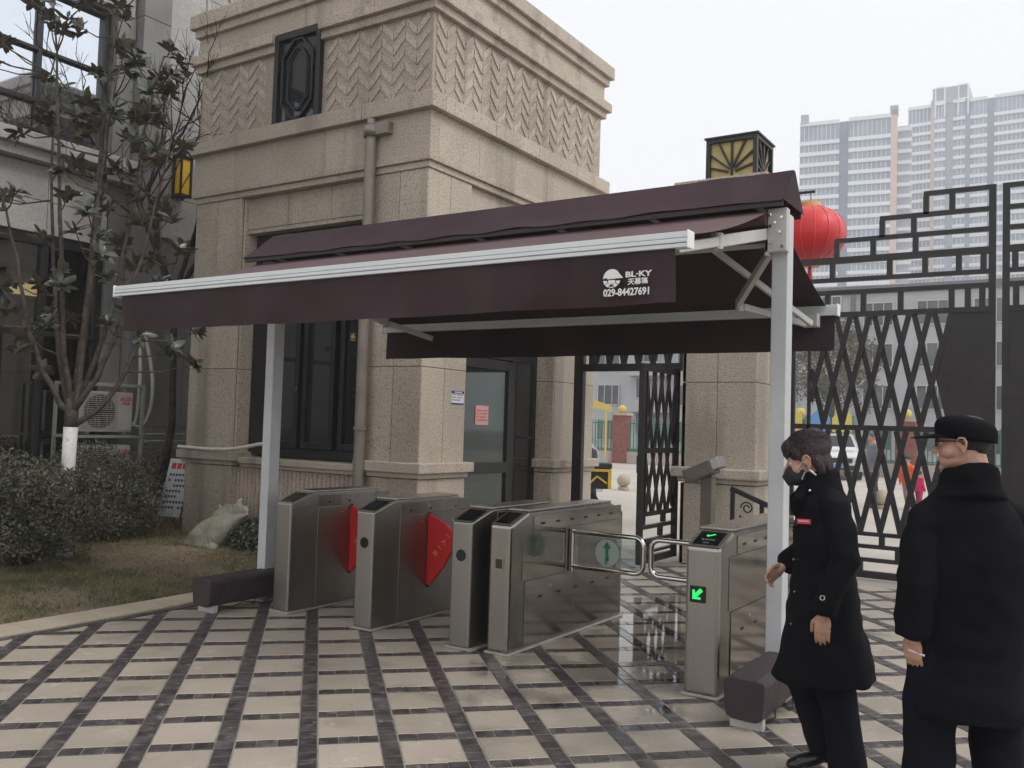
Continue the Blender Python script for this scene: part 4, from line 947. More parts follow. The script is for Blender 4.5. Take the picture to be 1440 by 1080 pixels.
for y in (-.20, .20): B(HX0+.01, HX1-.005, PY_+y-.008, PY_+y+.008, 2.985, 3.018).build('hood_rail', M_cover, aw)
for k in range(7): B(HX0+.3+k*.72, HX0+.33+k*.72, PY_-.19, PY_+.19, 3.0, 3.012).build('hood_rib', M_arm, aw)
for y in (-.14, .14): MB().cyl((PXL-.12, PY_+y, 2.93), (PXR-.06, PY_+y, 2.93), .045, 16).build('roller_tube', M_fabric_skylit, aw, smooth=False)
MB().cyl((PXL, PY_, 2.80), (PXR, PY_, 2.80), .025, 4).build('torsion_bar', M_arm, aw)
# canopies
def can(s, xa, xb, ye, ze):
    def f(u, v):
        if s > 0: u = 1-u
        x = (PXL-.13)+(PXR-.05-PXL+.13)*u; x = x+((xa+(xb-xa)*u)-x)*v
        y = PY_+s*.15+(ye-PY_-s*.15)*v; z = 2.965+(ze-2.965)*v-.035*math.sin(math.pi*v)-.006*math.sin(u*17)*math.sin(math.pi*v)
        return (x, y, z)
    return f
cloth('canopy', can(-1, -6.38, -1.74, 4.24, 2.585), 48, 14, .003, M_fabric_skylit, aw)
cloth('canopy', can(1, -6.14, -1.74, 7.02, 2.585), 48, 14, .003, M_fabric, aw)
def endbar(y, x0, x1, s, label=None):
    m = MB()
    for k, (z0, z1, d) in enumerate(((2.512, 2.532, .034), (2.532, 2.537, .026), (2.537, 2.557, .038), (2.557, 2.562, .028), (2.562, 2.592, .034))): m.box(x0, x1, y-d if s < 0 else y-.03, y+.03 if s < 0 else y+d, z0, z1)
    o = m.build('end_bar', M_alu, aw, bevel=.0025, label=label)
    for x, q in ((x0, -1), (x1, 1)): B(min(x, x+q*.012), max(x, x+q*.012), y-.042, y+.042, 2.505, 2.598).build('end_cap', M_white, aw, bevel=.006)
endbar(4.21, -6.44, -1.71, -1); endbar(7.05, -6.16, -1.66, 1)
def val(y, x0, x1, s, z0=2.515, h=.27):
    def f(u, v):
        if s > 0: u = 1-u
        return (x0+(x1-x0)*u, y+(.013*math.sin(u*31)+.012*math.sin(u*12.7+2)+.030*mnoise.noise((u*16, v*1.2, s))+.012*mnoise.noise((u*45, v*2.5, s)))*v-.02*v*s, z0-h*v-.008*math.sin(u*math.pi)*v-.006*mnoise.noise((u*9, 3, s))*v)
    return f
vf = cloth('valance', val(4.20, -6.37, -1.78, -1), 90, 5, .003, M_fabric, aw); cloth('valance', val(7.06, -6.14, -1.68, 1), 90, 5, .003, M_fabric, aw)
# folding arms
def arm(a, b, w=.05, h=.07, nm='arm'): o = MB().bar(a, b, w, h).build(nm, M_arm, aw, bevel=.006); return o
def joint(p, r=.035): MB().cyl(Vector(p)-Vector((0, 0, .045)), Vector(p)+Vector((0, 0, .045)), r, 14).build('elbow', M_arm, aw)
arm((PXR-.08, 5.52, 2.84), (-1.80, 4.86, 2.675)); joint((-1.80, 4.84, 2.67)); arm((-1.80, 4.82, 2.665), (-1.80, 4.25, 2.525), .045, .055)
arm((PXL+.08, 5.52, 2.84), (-6.02, 4.86, 2.675)); joint((-6.02, 4.84, 2.67)); arm((-6.02, 4.82, 2.665), (-6.06, 4.25, 2.525), .045, .055)
arm((PXR-.06, 5.68, 2.82), (-2.20, 6.38, 2.545), .04, .055); joint((-2.20, 6.40, 2.53), .03); arm((-2.18, 6.42, 2.52), (-1.86, 6.98, 2.44), .035, .05)
arm((-2.26, 5.75, 2.90), (-1.80, 6.85, 2.43), .03, .045, 'stay'); B(-1.9, -1.78, 6.94, 7.03, 2.42, 2.52).build('hand_bracket', M_arm, aw, bevel=.005)
arm((PXL+.06, 5.68, 2.82), (-5.74, 6.55, 2.56), .04, .055); joint((-5.74, 6.57, 2.55), .03); arm((-5.73, 6.60, 2.545), (-5.50, 7.0, 2.43), .035, .05)
# logo and lettering on the front valance (built as thin print on the cloth)
LXc, LYc, LZc, K_ = -2.117, 4.174, 2.378, .80
def pr_poly(pts, par=vf, mat=M_white):
    m = MB(); m.prism([(LXc+a*K_, LYc, LZc+b*K_) for a, b in pts], (0, -.0012, 0)); m.build('logo', mat, par)
arc = [(math.cos(R(t))*.062, math.sin(R(t))*.062) for t in range(40, 181, 10)]
pr_poly(([(.082, .0), (.05, .035)]+arc+[(-.062, .0), (-.038, .006), (-.030, -.004), (.0, -.002)])[::-1])
for k in range(5):
    a0 = 182+k*35.5; pr_poly([(math.cos(R(a0+1))*.062, -.010-abs(math.sin(R(a0+1)))*.052), (math.cos(R(a0+30))*.062, -.010-abs(math.sin(R(a0+30)))*.052), (math.cos(R(a0+30))*.034, -.012-abs(math.sin(R(a0+30)))*.026), (math.cos(R(a0+1))*.034, -.012-abs(math.sin(R(a0+1)))*.026)])
pr_poly([(-.026, -.010), (-.022, -.034), (.022, -.034), (.026, -.010)]); pr_poly([(-.018, -.040), (-.012, -.054), (.012, -.054), (.018, -.040)])
text('lettering', 'BL·KY', .040, (-1.967, LYc-.001, 2.392), UX, UZ, M_white, vf, sx=1.42, bold=.0012)
text('lettering', '天幕篷', .036, (-1.968, LYc-.001, 2.353), UX, UZ, M_white, vf, sx=1.05, bold=.0008)
text('lettering', '029-84427691', .052, (-2.030, LYc-.001, 2.302), UX, UZ, M_white, vf, sx=.88, bold=.0014)
# fabric covered weights on the feet of the posts
def weight(x, y0, y1, label):
    m = MB(); V = []; n = 14
    for i in range(n+1):
        t = i/n; y = y0+(y1-y0)*t
        for a in range(16):
            an = 2*math.pi*(a+.5)/16; c, s = math.cos(an), math.sin(an); p = 7
            X_ = math.copysign(abs(c)**(2/p), c); Z_ = math.copysign(abs(s)**(2/p), s)
            w = .115-(.014 if Z_ < 0 else 0)+.004*math.sin(t*19+a); V.append((x+X_*w, y, .165+Z_*.112+.004*math.sin(t*11+a*2)))
    F = [(i*16+a, i*16+(a+1) % 16, (i+1)*16+(a+1) % 16, (i+1)*16+a) for i in range(n) for a in range(16)]+[tuple(range(16))[::-1], tuple(range(n*16, n*16+16))]
    m.add(V, F); o = m.build('weight_box', M_cover, aw, label=label, bevel=.008)
    m = MB(); m.tube([(x+.06, y0+.04, .055), (x+.10, y0+.25, .03), (x+.05, y0+.4, .045), (x+.11, y0+.55, .02), (x+.07, y0+.7, .05)], .005, 5); m.tube([(x+.07, y0+.5, .05), (x+.12, y0+.46, .02), (x+.09, y0+.42, .05)], .005, 5); m.build('tie_cord', M_rubber, aw)
    for yy in (y0+.05, y1-.1): B(x-.09, x+.09, yy, yy+.05, 0, .056).build('foot_rail', M_arm, aw)
weight(-6.13, 4.88, 5.80, 'plum covered base weight at the left white post'); weight(-1.60, 4.84, 5.80, 'plum covered base weight at the right white post, behind the woman')

# ------------------------------------------------------------ turnstile cabinets
def cabinet(x0, x1, y0, y1, kind, label, H=.985, hf=.90):
    t = thing('turnstile', ((x0+x1)/2, (y0+y1)/2, 0), label, 'turnstile', 'stainless steel turnstile cabinets')
    tp = .018 if kind == 'flap' else .0
    m = MB(); V = []
    for y, e, z in ((y0, tp, hf), (y0+.24, 0, H), (y1-.24, 0, H), (y1, tp, hf)): V += [(x0+e, y, .015), (x1-e, y, .015), (x1-e, y, z), (x0+e, y, z)]
    F = [(0, 1, 2, 3), (15, 14, 13, 12)]+[(i*4+(a+1) % 4, i*4+a, (i+1)*4+a, (i+1)*4+(a+1) % 4) for i in range(3) for a in range(4)]
    m.add(V, F); m.build('cabinet', M_steel3 if kind == 'flap' else M_steel, t, bevel=.012 if kind == 'flap' else .022)
    B(x0-.012, x1+.012, y0-.012, y1+.012, 0, .018).build('floor_sealant', pmat('sealant', (.30,.28,.25), (.38,.35,.31), 20, .7), t, bevel=.006)
    B(x0-.005, x1+.005, y0+.245, y1-.245, H-.001, H+.014).build('lid', M_steeltop, t, bevel=.005)
    sv = Vector((0, .24, H-hf)).normalized(); nv = Vector((0, -sv.z, sv.y)); w = x1-x0
    m = MB(); o = Vector((x0+.028, y0+.0, hf))+sv*.03; m.prism([o, o+UX*(w-.056), o+UX*(w-.056)+sv*.185, o+sv*.185], nv*.006); m.build('reader_glass', M_screen, t, bevel=.003)
    m = MB(); o = Vector((x0+.008, y0+.0, hf))+sv*.012; m.prism([o, o+UX*(w-.016), o+UX*(w-.016)+sv*.222, o+sv*.222], nv*.003); m.build('reader_bezel', M_steeltop, t, bevel=.002)
    return t
def disc(par, name, c, n, r, mat, th=.003, seg=18): return MB().cyl(Vector(c), Vector(c)+Vector(n)*th, r, seg).build(name, mat, par)
def flap_side(t, x, y0, y1):
    B(x, x+.006, y0+.29, y1-.10, .865, .962).build('top_panel', M_steel, t, bevel=.002)
    B(x, x+.006, y0+.29, y1-.10, .05, .860).build('side_panel', M_steel3, t, bevel=.002)
    ym = (y0+y1)/2
    for y in (y0+.42, ym+.02, y1-.28): disc(t, 'screw_hole', (x+.006, y, .895), UX, .010, M_rubber)
    disc(t, 'screw_hole', (x+.006, ym+.02, .84), UX, .008, M_rubber); disc(t, 'lock', (x+.006, y0+.58, .80), UX, .012, M_chrome); disc(t, 'lock', (x+.006, y1-.32, .78), UX, .012, M_chrome); disc(t, 'lock', (x+.006, ym, .93), UX, .010, M_chrome)
def wing(t, x, y, top=.855):
    pts = [(0, top), (.17, top-.065), (.245, top-.12), (.265, top-.19), (.25, top-.28), (.17, top-.42), (.035, top-.575), (.0, top-.585)]
    m = MB(); m.prism([(x+a, y, b) for a, b in pts][::-1], (0, .035, 0)); w = m.build('wing', M_red, t, bevel=.006)
    B(x+.001, x+.007, y+.004, y+.03, top-.60, top+.012).build('wing_hinge', M_rubber, t)
    for k, ch in enumerate('一人一杆'):
        a = .212-.042*k; z = top-.165-.052*k; an = R(-38)
        text('lettering', ch, .052, (x+a, y-.0015, z), Vector((math.cos(an), 0, math.sin(an))), Vector((-math.sin(an), 0, math.cos(an))), M_gold, w, ext=.0008)
t1 = cabinet(-5.77, -5.56, 5.30, 6.60, 'flap', 'leftmost steel turnstile cabinet, next to the white awning post, with one red wing')
t2 = cabinet(-4.85, -4.64, 5.28, 6.58, 'flap', 'second steel cabinet from the left, with black end disc and red wing lettered in gold')
t3 = cabinet(-3.92, -3.71, 5.27, 6.57, 'flap', 'middle steel turnstile cabinet with a black disc, standing against the swing gate cabinet')
flap_side(t1, -5.56, 5.30, 6.60); flap_side(t2, -4.64, 5.28, 6.58); flap_side(t3, -3.71, 5.27, 6.57)
wing(t1, -5.553, 5.98); wing(t2, -4.633, 5.92); wing(t3, -3.703, 5.95) if False else None
disc(t2, 'sensor_disc', (-4.745, 5.28, .665), -UY, .042, M_screen); disc(t3, 'sensor_disc', (-3.815, 5.27, .665), -UY, .042, M_screen)
t4 = cabinet(-3.61, -3.43, 5.32, 7.10, 'swing', 'long steel swing gate cabinet with green arrow disc, right of the middle cabinet')
t5 = cabinet(-2.12, -1.90, 5.27, 7.05, 'swing', 'rightmost steel cabinet with lit green arrow on its end, behind the woman')
def swing_side(t, x, y0, y1, s=1):
    n = UX*s
    def bx(a, b, y_0, y_1, z0, z1, nm, mt, bev=.002): return B(min(x+s*a, x+s*b), max(x+s*a, x+s*b), y_0, y_1, z0, z1).build(nm, mt, t, bevel=bev)
    bx(0, .005, y0+.30, y1-.06, .84, .955, 'top_panel', M_steel2); bx(0, .005, y0+.16, y1-.06, .50, .835, 'window_panel', M_steel2); bx(0, .006, y0+.20, (y0+y1)/2+.02, .05, .495, 'side_panel', M_steel2); bx(0, .006, (y0+y1)/2+.024, y1-.06, .05, .495, 'side_panel', M_steel2)
    for k in range(6): bx(.005, .008, y0+.40+k*.22, y0+.455+k*.22, .885, .90, 'slot', M_rubber, 0); 
    for k in range(5): bx(.006, .009, y0+.38+k*.27, y0+.435+k*.27, .355, .37, 'slot', M_rubber, 0)
    disc(t, 'lock', Vector((x+s*.006, y0+.55, .42)), n, .012, M_chrome); disc(t, 'lock', Vector((x+s*.006, y1-.35, .42)), n, .012, M_chrome)
swing_side(t4, -3.43, 5.32, 7.10); swing_side(t5, -1.90, 5.27, 7.05); swing_side(t5, -2.12, 5.27, 7.05, -1)
B(-3.545, -3.495, 5.312, 5.32, .60, .665).build('card_slot', pmat('smoked', (.05,.03,.025), rough=.15), t4)
B(-3.56, -3.48, 5.316, 5.3205, .585, .68).build('card_bezel', M_steel2, t4)
def loop(t, x, sg, L_=.60, y=6.16, z0=.535, z1=.80):
    r = .07; P = [(x, y, z1)]; 
    for k in range(7): a = R(90-15*k); P.append((x+sg*(L_-r+r*math.cos(a)), y, z1-r+r*math.sin(a)))
    for k in range(7): a = R(-15*k); P.append((x+sg*(L_-r+r*math.cos(a)), y, z0+r+r*math.sin(a)))
    P.append((x, y, z0)); m = MB(); m.tube(P, .019, 12); o = m.build('swing_arm', M_chrome, t, smooth=True)
    MB().cyl((x+sg*.004, y, z0-.035), (x+sg*.004, y, z1+.02), .019, 14).build('hinge_pole', M_chrome, o, smooth=False); return o
a4 = loop(t4, -3.405, 1); a5 = loop(t5, -2.145, -1)
B(-3.36, -2.87, 6.157, 6.163, .565, .775).build('arm_glass', M_clear, a4)
MB().cyl((-3.10, 6.150, .665), (-3.10, 6.155, .665), .10, 32).build('arrow_disc', M_disc, a4)
m = MB(); c = (-3.10, 6.1475, .665)
m.prism([(c[0]-.012, c[1], c[2]-.02), (c[0]+.012, c[1], c[2]-.02), (c[0]+.012, c[1], c[2]+.035), (c[0]+.035, c[1], c[2]+.035), (c[0], c[1], c[2]+.085), (c[0]-.035, c[1], c[2]+.035), (c[0]-.012, c[1], c[2]+.035)], (0, -.001, 0)); m.build('arrow', M_green, a4)
text('lettering', '通', .036, (c[0], c[1], c[2]-.042), UX, UZ, M_green, a4, bold=.001); text('lettering', '行', .036, (c[0], c[1], c[2]-.074), UX, UZ, M_green, a4, bold=.001)
# lit displays of the rightmost cabinet
B(-2.085, -1.985, 5.262, 5.27, .565, .665).build('display', M_screen, t5, bevel=.003)
m = MB(); cx, cz = -2.037, .615; y_ = 5.2605
def Q(a, b): return (cx+a, y_, cz+b)
m.prism([Q(.030, .030), Q(.018, .038), Q(-.014, .005), Q(-.014, .026), Q(-.030, .026), Q(-.030, -.030), Q(.022, -.030), Q(.022, -.016), Q(-.002, -.016), Q(.036, .020)], (0, -.001, 0)); m.build('lit_arrow', M_green_led, t5)
sv = Vector((0, .24, .085)).normalized(); nv = Vector((0, -sv.z, sv.y)); o_ = Vector((-2.01, 5.27, .90))+nv*.007
m = MB(); 
m.prism([o_+sv*.15+UX*-.03, o_+sv*.135+UX*-.018, o_+sv*.17+UX*.025, o_+sv*.18+UX*.018, o_+sv*.155+UX*-.016, o_+sv*.165+UX*-.025], nv*.0008); m.build('lit_tick', M_green_led, t5)
M_dimprint = pmat('dim_print', (.12,.13,.13), rough=.5)
for k in range(4): 
    m = MB(); q = o_+sv*(.085)+UX*(-.04+k*.022); m.prism([q, q+UX*.016, q+UX*.016+sv*.02, q+sv*.02], nv*.0008); m.build('printed_mark', M_dimprint, t5)
m = MB(); q = o_+sv*.045-UX*.02; m.prism([q, q+UX*.04, q+UX*.04+sv*.012, q+sv*.012], nv*.0008); m.build('printed_mark', M_dimprint, t5)

# ------------------------------------------------------------ terminal post and small ramp rail by the column
M_bronze = pmat('bronze_paint', (.13,.105,.085), (.17,.14,.115), 4, .45)
tm = thing('terminal', (-3.22, 8.6, 0), 'brown metal post carrying a tilted box shaped terminal in front of the gate column', 'terminal')
B(-3.29, -3.17, 8.52, 8.64, 0, 1.16).build('post', M_bronze, tm, bevel=.01)
B(-3.42, -3.0, 8.4, 8.8, 0, .02).build('base_plate', M_bronze, tm)
rot = Matrix.Rotation(R(-24), 3, 'Y') 
m = MB(); m.box(-.19, .11, -.10, .12, -.06, .075); m.v = [tuple(rot @ Vector(v)+Vector((-3.25, 8.52, 1.215))) for v in m.v]; m.build('terminal_head', M_bronze, tm, bevel=.008)
m = MB(); m.box(.112, .20, -.09, .11, -.035, .075); m.v = [tuple(rot @ Vector(v)+Vector((-3.25, 8.52, 1.215))) for v in m.v]; m.build('terminal_hood', M_steeltop, tm, bevel=.006)
m = MB(); m.box(-.17, .09, -.104, -.10, -.045, .06); m.v = [tuple(rot @ Vector(v)+Vector((-3.25, 8.52, 1.215))) for v in m.v]; m.build('terminal_screen', M_bronze, tm)
rr_ = thing('ramp_rail', (-3.1, 9.6, 0), 'small black rail with a sloping handrail and scroll ornament beside the column', 'handrail')
MB().bar((-3.32, 9.5, 1.00), (-2.70, 9.5, .76), .05, .05).build('handrail', M_black, rr_)
for x, z in ((-3.30, .99), (-2.98, .86), (-2.75, .77)): B(x-.02, x+.02, 9.48, 9.52, 0, z).build('rail_post', M_black, rr_)
B(-3.28, -2.77, 9.485, 9.515, .12, .16).build('bottom_rail', M_black, rr_)
m = MB(); m.tube([(-3.14+math.cos(R(a))*(.02+.05*a/540), 9.5, .80+math.sin(R(a))*(.02+.05*a/540)) for a in range(0, 541, 30)], .009, 6); m.build('scroll', M_black, rr_)
for k in range(5): B(-3.22+k*.1, -3.205+k*.1, 9.49, 9.51, .16, .72-.02*k).build('baluster', M_black, rr_)

# ------------------------------------------------------------ people (local frame: +x forward, +y their left, z up)
def skinmat(name, c, c2):
    m = pmat(name, c, c2, 14, .48, bump=.12, bscale=120, coords='obj', speck=[(60, tuple(v*.8 for v in c), .55, .75, .35)])
    b = m.node_tree.nodes['Principled BSDF']; b.inputs['Subsurface Weight'].default_value = .12; b.inputs['Subsurface Radius'].default_value = (.01, .004, .002); return m
M_skin = skinmat('skin', (.46,.255,.175), (.50,.29,.205)); M_skin2 = skinmat('skin_warm', (.44,.235,.165), (.52,.30,.215)); M_lip = pmat('lips', (.33,.12,.10), rough=.5)
M_hair = pmat('dark_hair', (.014,.008,.009), (.045,.020,.024), 30, .38, coords='obj', stretch=(3, 8, .7), bump=.9, bscale=60, speck=[(5, (.06,.024,.028), .5, .7, .5)])
M_hairm = pmat('black_hair', (.012,.010,.010), (.03,.026,.025), 90, .6, coords='obj', bump=.6, bscale=180)
M_coat = pmat('black_wool', (.0032,.0036,.0055), (.006,.0066,.009), 3, .85, coords='obj', bump=.35, bscale=420, spec=.12)
M_coat2 = pmat('black_wool_coarse', (.0036,.004,.0054), (.0065,.007,.009), 3, .88, coords='obj', bump=.5, bscale=380, spec=.1)
M_trs = pmat('navy_trousers', (.004,.005,.009), (.007,.008,.014), 3, .8, coords='obj', bump=.3, bscale=300, spec=.12)
M_mask = pmat('black_mask', (.012,.013,.02), (.018,.019,.028), 6, .75, coords='obj', bump=.2, bscale=60)
M_shoe = pmat('black_leather', (.012,.012,.013), (.02,.02,.021), 8, .25)
M_wht = pmat('white_plastic', (.65,.65,.62), rough=.5)
def place(mb, mat, sub):
    n0 = len(mb.v); sub(mb)
    mb.v[n0:] = [tuple(mat @ Vector(v)) for v in mb.v[n0:]]
def head_shapes(m, fat=0.0, neck=.052):
    m.ell((-.014, 0, .027), (.094, .076, .089-fat*.55), n=28, m=18); m.ell((.026, 0, -.028), (.062, .059+fat*.6, .082), n=24, m=16); m.ell((.028, 0, -.070), (.052+fat*.5, .047+fat, .042), n=20, m=12)
    m.ell((.068+fat*.2, 0, -.097), (.020, .022+fat*.4, .017), n=14, m=10); m.ell((.067, 0, .022), (.022, .044, .011), n=16, m=10)
    for s in (-1, 1):
        m.ell((.043, s*.034, -.036), (.036, .027+fat, .034), n=16, m=12); m.ell((.096, s*.012, -.034), (.010, .008, .008), n=10, m=8); m.ell((.071, s*.031, .009), (.013, .016, .006), n=12, m=8); m.ell((.070, s*.031, -.011), (.013, .015, .005), n=12, m=8)
        m.ell((-.006, s*.078, -.012), (.014, .007, .027), Matrix.Rotation(R(12), 3, 'Y'), n=14, m=10)
        m.tube([(.004+.004*math.cos(a)-.004, s*(.083+.004*math.sin(a)), -.012) for a in ()] or [(.010, s*.080, -.018), (.013, s*.084, .004), (.004, s*.089, .019), (-.012, s*.092, .018), (-.021, s*.092, .002), (-.018, s*.089, -.020), (-.006, s*.085, -.040)], [.005, .005, .0055, .0055, .0055, .005, .007], 8)
    m.limb([(.080, 0, .010), (.094, 0, -.012), (.107, 0, -.028)], [.008, .010, .0125]); m.ell((.084, 0, -.056), (.013, .021, .0055), n=14, m=8); m.ell((.082, 0, -.066), (.013, .019, .0065), n=14, m=8)
    m.limb([(-.020, 0, -.05), (-.030, 0, -.11), (-.045, 0, -.17)], [neck*.98, neck, neck*1.1])
def hand(m, wrist, d, n, thumb, L=.175, curl=.5, spread=.0, curls=None):
    w = Vector(wrist); d = Vector(d).normalized(); n = Vector(n); n = (n-d*n.dot(d)).normalized(); s = d.cross(n)
    if s.dot(Vector(thumb)) < 0: s = -s                 # s points to the thumb side
    k = L/.175; rotm = Matrix((d, s, n)).transposed()
    m.limb([w-d*.05, w, w+d*.02], [.027*k, (.025*k), .024*k]); m.ell(w+d*.045*k, (.050*k, .039*k, .016*k), rotm, n=18, m=12); m.ell(w+d*.072*k, (.022*k, .040*k, .013*k), rotm, n=18, m=10)
    for i, (o, ln, r) in enumerate(((.030, .072, .0080), (.0105, .080, .0085), (-.0095, .074, .0080), (-.029, .058, .0070))):
        c = (curls[i] if curls else curl); dd = (d+s*spread*(o*10)).normalized(); p = w+d*.078*k+s*o*k; P = [p-d*.02*k, p]; a = .15
        for q, f in enumerate((.45, .30, .25)):
            a += c*(.45 if q == 0 else .75); p = p+(dd*math.cos(a)+n*math.sin(a))*ln*f*k; P.append(p)
        m.limb(P, [r*k*1.05, r*k*1.1, r*k, r*k*.92, r*k*.78], 10)
    p = w+d*.022*k+s*.026*k; a = (d*.62+s*.62+n*.35).normalized(); b = (d*.90+s*.12+n*.40).normalized()
    m.limb([p-a*.015, p, p+a*.036*k, p+a*.036*k+b*.03*k, p+a*.036*k+b*.052*k], [.013*k, .0135*k, .0105*k, .0095*k, .0075*k], 10)
def folds(a=1.0, vert=8, zf=1.4):
    def f(c):
        v = mnoise.noise((c.x*vert, c.y*vert, c.z*zf))*.8+mnoise.noise((c.x*11+c.z*9, c.y*11, c.z*12-c.x*6))*.45+mnoise.noise((c.x*3, c.y*3, c.z*5+4))*.6
        return v*a
    return f
def eyes(par, Hm, closed=0):
    for s in (-1, 1):
        e = MB(); e.ell((.0715, s*.031, 0), (.0115, .012, .0085), n=14, m=10); e.v = [tuple(Hm @ Vector(v)) for v in e.v]; eo = e.build('eye', M_wht, par, local=True, smooth=True)
        e = MB(); e.ell((.0800, s*.031, 0), (.0035, .0058, .0058), n=12, m=8); e.v = [tuple(Hm @ Vector(v)) for v in e.v]; e.build('iris', M_rubber, eo, local=True, smooth=True)
        e = MB(); e.tube([(.086, s*.014, .0215), (.0875, s*.028, .026), (.079, s*.043, .0225)], [.0025, .0034, .0018], 6); e.v = [tuple(Hm @ Vector(v)) for v in e.v]; e.build('eyebrow', M_hairm, par, local=True)

# woman
wo = thing('person', (-1.055, 4.475, 0), 'woman in long black coat and black face mask walking left past the white awning post', 'person', rz=R(206))
wo.rotation_euler = (0, R(2.6), R(206))
HM = Matrix.Translation((.065, 0, 1.487)) @ Matrix.Rotation(R(-14), 4, 'Z') @ Matrix.Rotation(R(14), 4, 'Y')
m = MB(); place(m, HM, lambda q: head_shapes(q, 0, .047))
m.limb([(.015, 0, 1.37), (-.01, 0, 1.27), (0, 0, 1.10), (0, 0, .90)], [.045, .07, .09, .10], 16); m.limb([(0, .11, 1.25), (0, -.11, 1.25)], [.05, .05])
m.limb([(-.01, .135, 1.25), (-.035, .215, 1.06), (.055, .245, .83)], [.040, .032, .026]); m.limb([(0, -.135, 1.25), (.02, -.20, 1.06), (.155, -.15, .965)], [.045, .036, .026])
m.limb([(0, .085, .88), (-.01, .10, .47), (-.05, .11, .09)], [.075, .045, .035]); m.limb([(.02, -.085, .88), (.11, -.08, .46), (.01, -.08, .14)], [.075, .045, .035])
hand(m, (.06, .246, .80), (.10, .0, -1), (-.45, -1, 0), (1, -.4, 0), .165, .3, 0); hand(m, (.165, -.147, .955), (.80, .10, -.62), (-.3, .85, -.3), (.4, .2, .8), .165, .75, 0)
body = remesh('body', m, .0036, [M_skin], wo, iters=3)
eyes(wo, HM)
hm = MB(); 
def hair_s(q):
    q.ell((-.022, 0, .048), (.108, .088, .090), n=28, m=18); q.ell((.040, 0, .072), (.062, .068, .046), n=22, m=14); q.ell((-.062, 0, -.022), (.052, .066, .082), n=22, m=14); q.ell((-.055, 0, .085), (.06, .06, .055), n=20, m=12)
    for s in (-1, 1): q.limb([(.035, s*.066, .05), (.026, s*.073, .020), (.018, s*.073, -.005)], [.022, .016, .007]); q.limb([(-.045, s*.066, -.01), (-.055, s*.060, -.07)], [.026, .018])
    g = random.Random(2)
    for k in range(30):
        y = -.06+.12*k/29; q.limb([(.03, y*.9, .10), (.088-abs(y)*.35, y, .065), (.098-abs(y)*.45, y*1.02, .038+g.uniform(-.008, .006))], [.010, .009, .003], 6)
place(hm, HM, hair_s)
hair = remesh('hair', hm, .0042, M_hair, wo, iters=1, disp=(.0035, lambda c: mnoise.noise((c.x*60, c.y*90, c.z*22))+.8*mnoise.noise((c.x*25+c.z*14, c.y*40, c.z*9))))
st = MB(); g = random.Random(8); inv = HM
for k in range(520):
    a = g.uniform(0, 6.28); e0 = g.uniform(.05, .8); L_ = g.uniform(.45, .9); P = []
    for q in range(5):
        t = e0+L_*q/4; a2 = a+.25*q/4; rr2 = 1.015+g.uniform(0, .02)+(.03*q/4 if g.random() < .15 else 0)
        P.append(HM @ Vector((-.022+.110*rr2*math.sin(t)*math.cos(a2), .090*rr2*math.sin(t)*math.sin(a2), .048+.093*rr2*math.cos(t))))
    st.tube(P, [.0013, .0013, .0012, .001, .0005], 3, caps=False)
st.build('hair_strands', M_hair, hair, local=True)
mk = MB(); place(mk, HM, lambda q: (q.ell((.054, 0, -.058), (.069, .058, .057), n=24, m=16), q.limb([(.10, 0, -.03), (.126, 0, -.055), (.108, 0, -.095)], [.012, .008, .012]), q.limb([(.03, .058, -.05), (.03, .052, -.085)], [.012, .012])))
mo = remesh('face_mask', mk, .004, M_mask, wo, iters=2, disp=(.003, folds(.6, 30, 40)))
e = MB(); place(e, HM, lambda q: q.tube([(.048, .0625, -.030), (.022, .076, -.010), (.004, .088, .012), (-.012, .093, .022)], .0022, 6)); e.build('ear_loop', M_wht, mo, local=True)
e = MB(); place(e, HM, lambda q: q.tube([(.042, .060, -.085), (.030, .066, -.068), (.018, .078, -.054)], .0024, 6)); e.build('ear_loop', M_wht, mo, local=True)
e = MB(); place(e, HM, lambda q: q.limb([(-.004, .092, -.045), (-.014, .094, -.060), (-.026, .093, -.078)], [.002, .0055, .004], 8)); e.build('earring', M_wht, wo, local=True, smooth=True)
ct = MB()
ct.loft([(.0, 0, 1.385, .066, .072), (.0, 0, 1.355, .080, .092), (-.005, 0, 1.325, .098, .125), (-.005, 0, 1.27, .122, .172), (0, 0, 1.15, .135, .185), (0, 0, 1.0, .135, .18), (0, 0, .86, .150, .19), (.01, 0, .68, .185, .205), (.015, 0, .53, .222, .225), (.02, 0, .465, .235, .235), (.02, 0, .455, .225, .225)], 40)
ct.limb([(-.01, .10, 1.30), (-.02, .148, 1.262), (-.035, .190, 1.16), (-.045, .225, 1.04), (.01, .240, .93), (.048, .246, .845)], [.055, .068, .066, .061, .057, .056], 18); ct.tube([(.048, .246, .86), (.062, .246, .80)], [.058, .057], 18)
ct.limb([(0, -.148, 1.262), (.0, -.19, 1.17), (.02, -.215, 1.06), (.09, -.185, 1.01), (.135, -.16, .98)], [.072, .064, .060, .055, .053], 18); ct.tube([(.125, -.166, .985), (.158, -.15, .962)], [.055, .053], 18)
ct.loft([(.005, 0, 1.33, .105, .118), (.012, 0, 1.37, .098, .102), (.012, 0, 1.405, .090, .092), (.010, 0, 1.43, .086, .084)], 36)
ct.limb([(.085, .04, 1.365), (.125, .085, 1.30), (.13, .06, 1.24)], [.022, .024, .014]); ct.limb([(.085, -.04, 1.365), (.125, -.085, 1.30), (.13, -.06, 1.24)], [.022, .024, .014])
co = remesh('coat', ct, .0062, M_coat, wo, iters=7, disp=(.020, folds(1.0, 7, 1.6)))
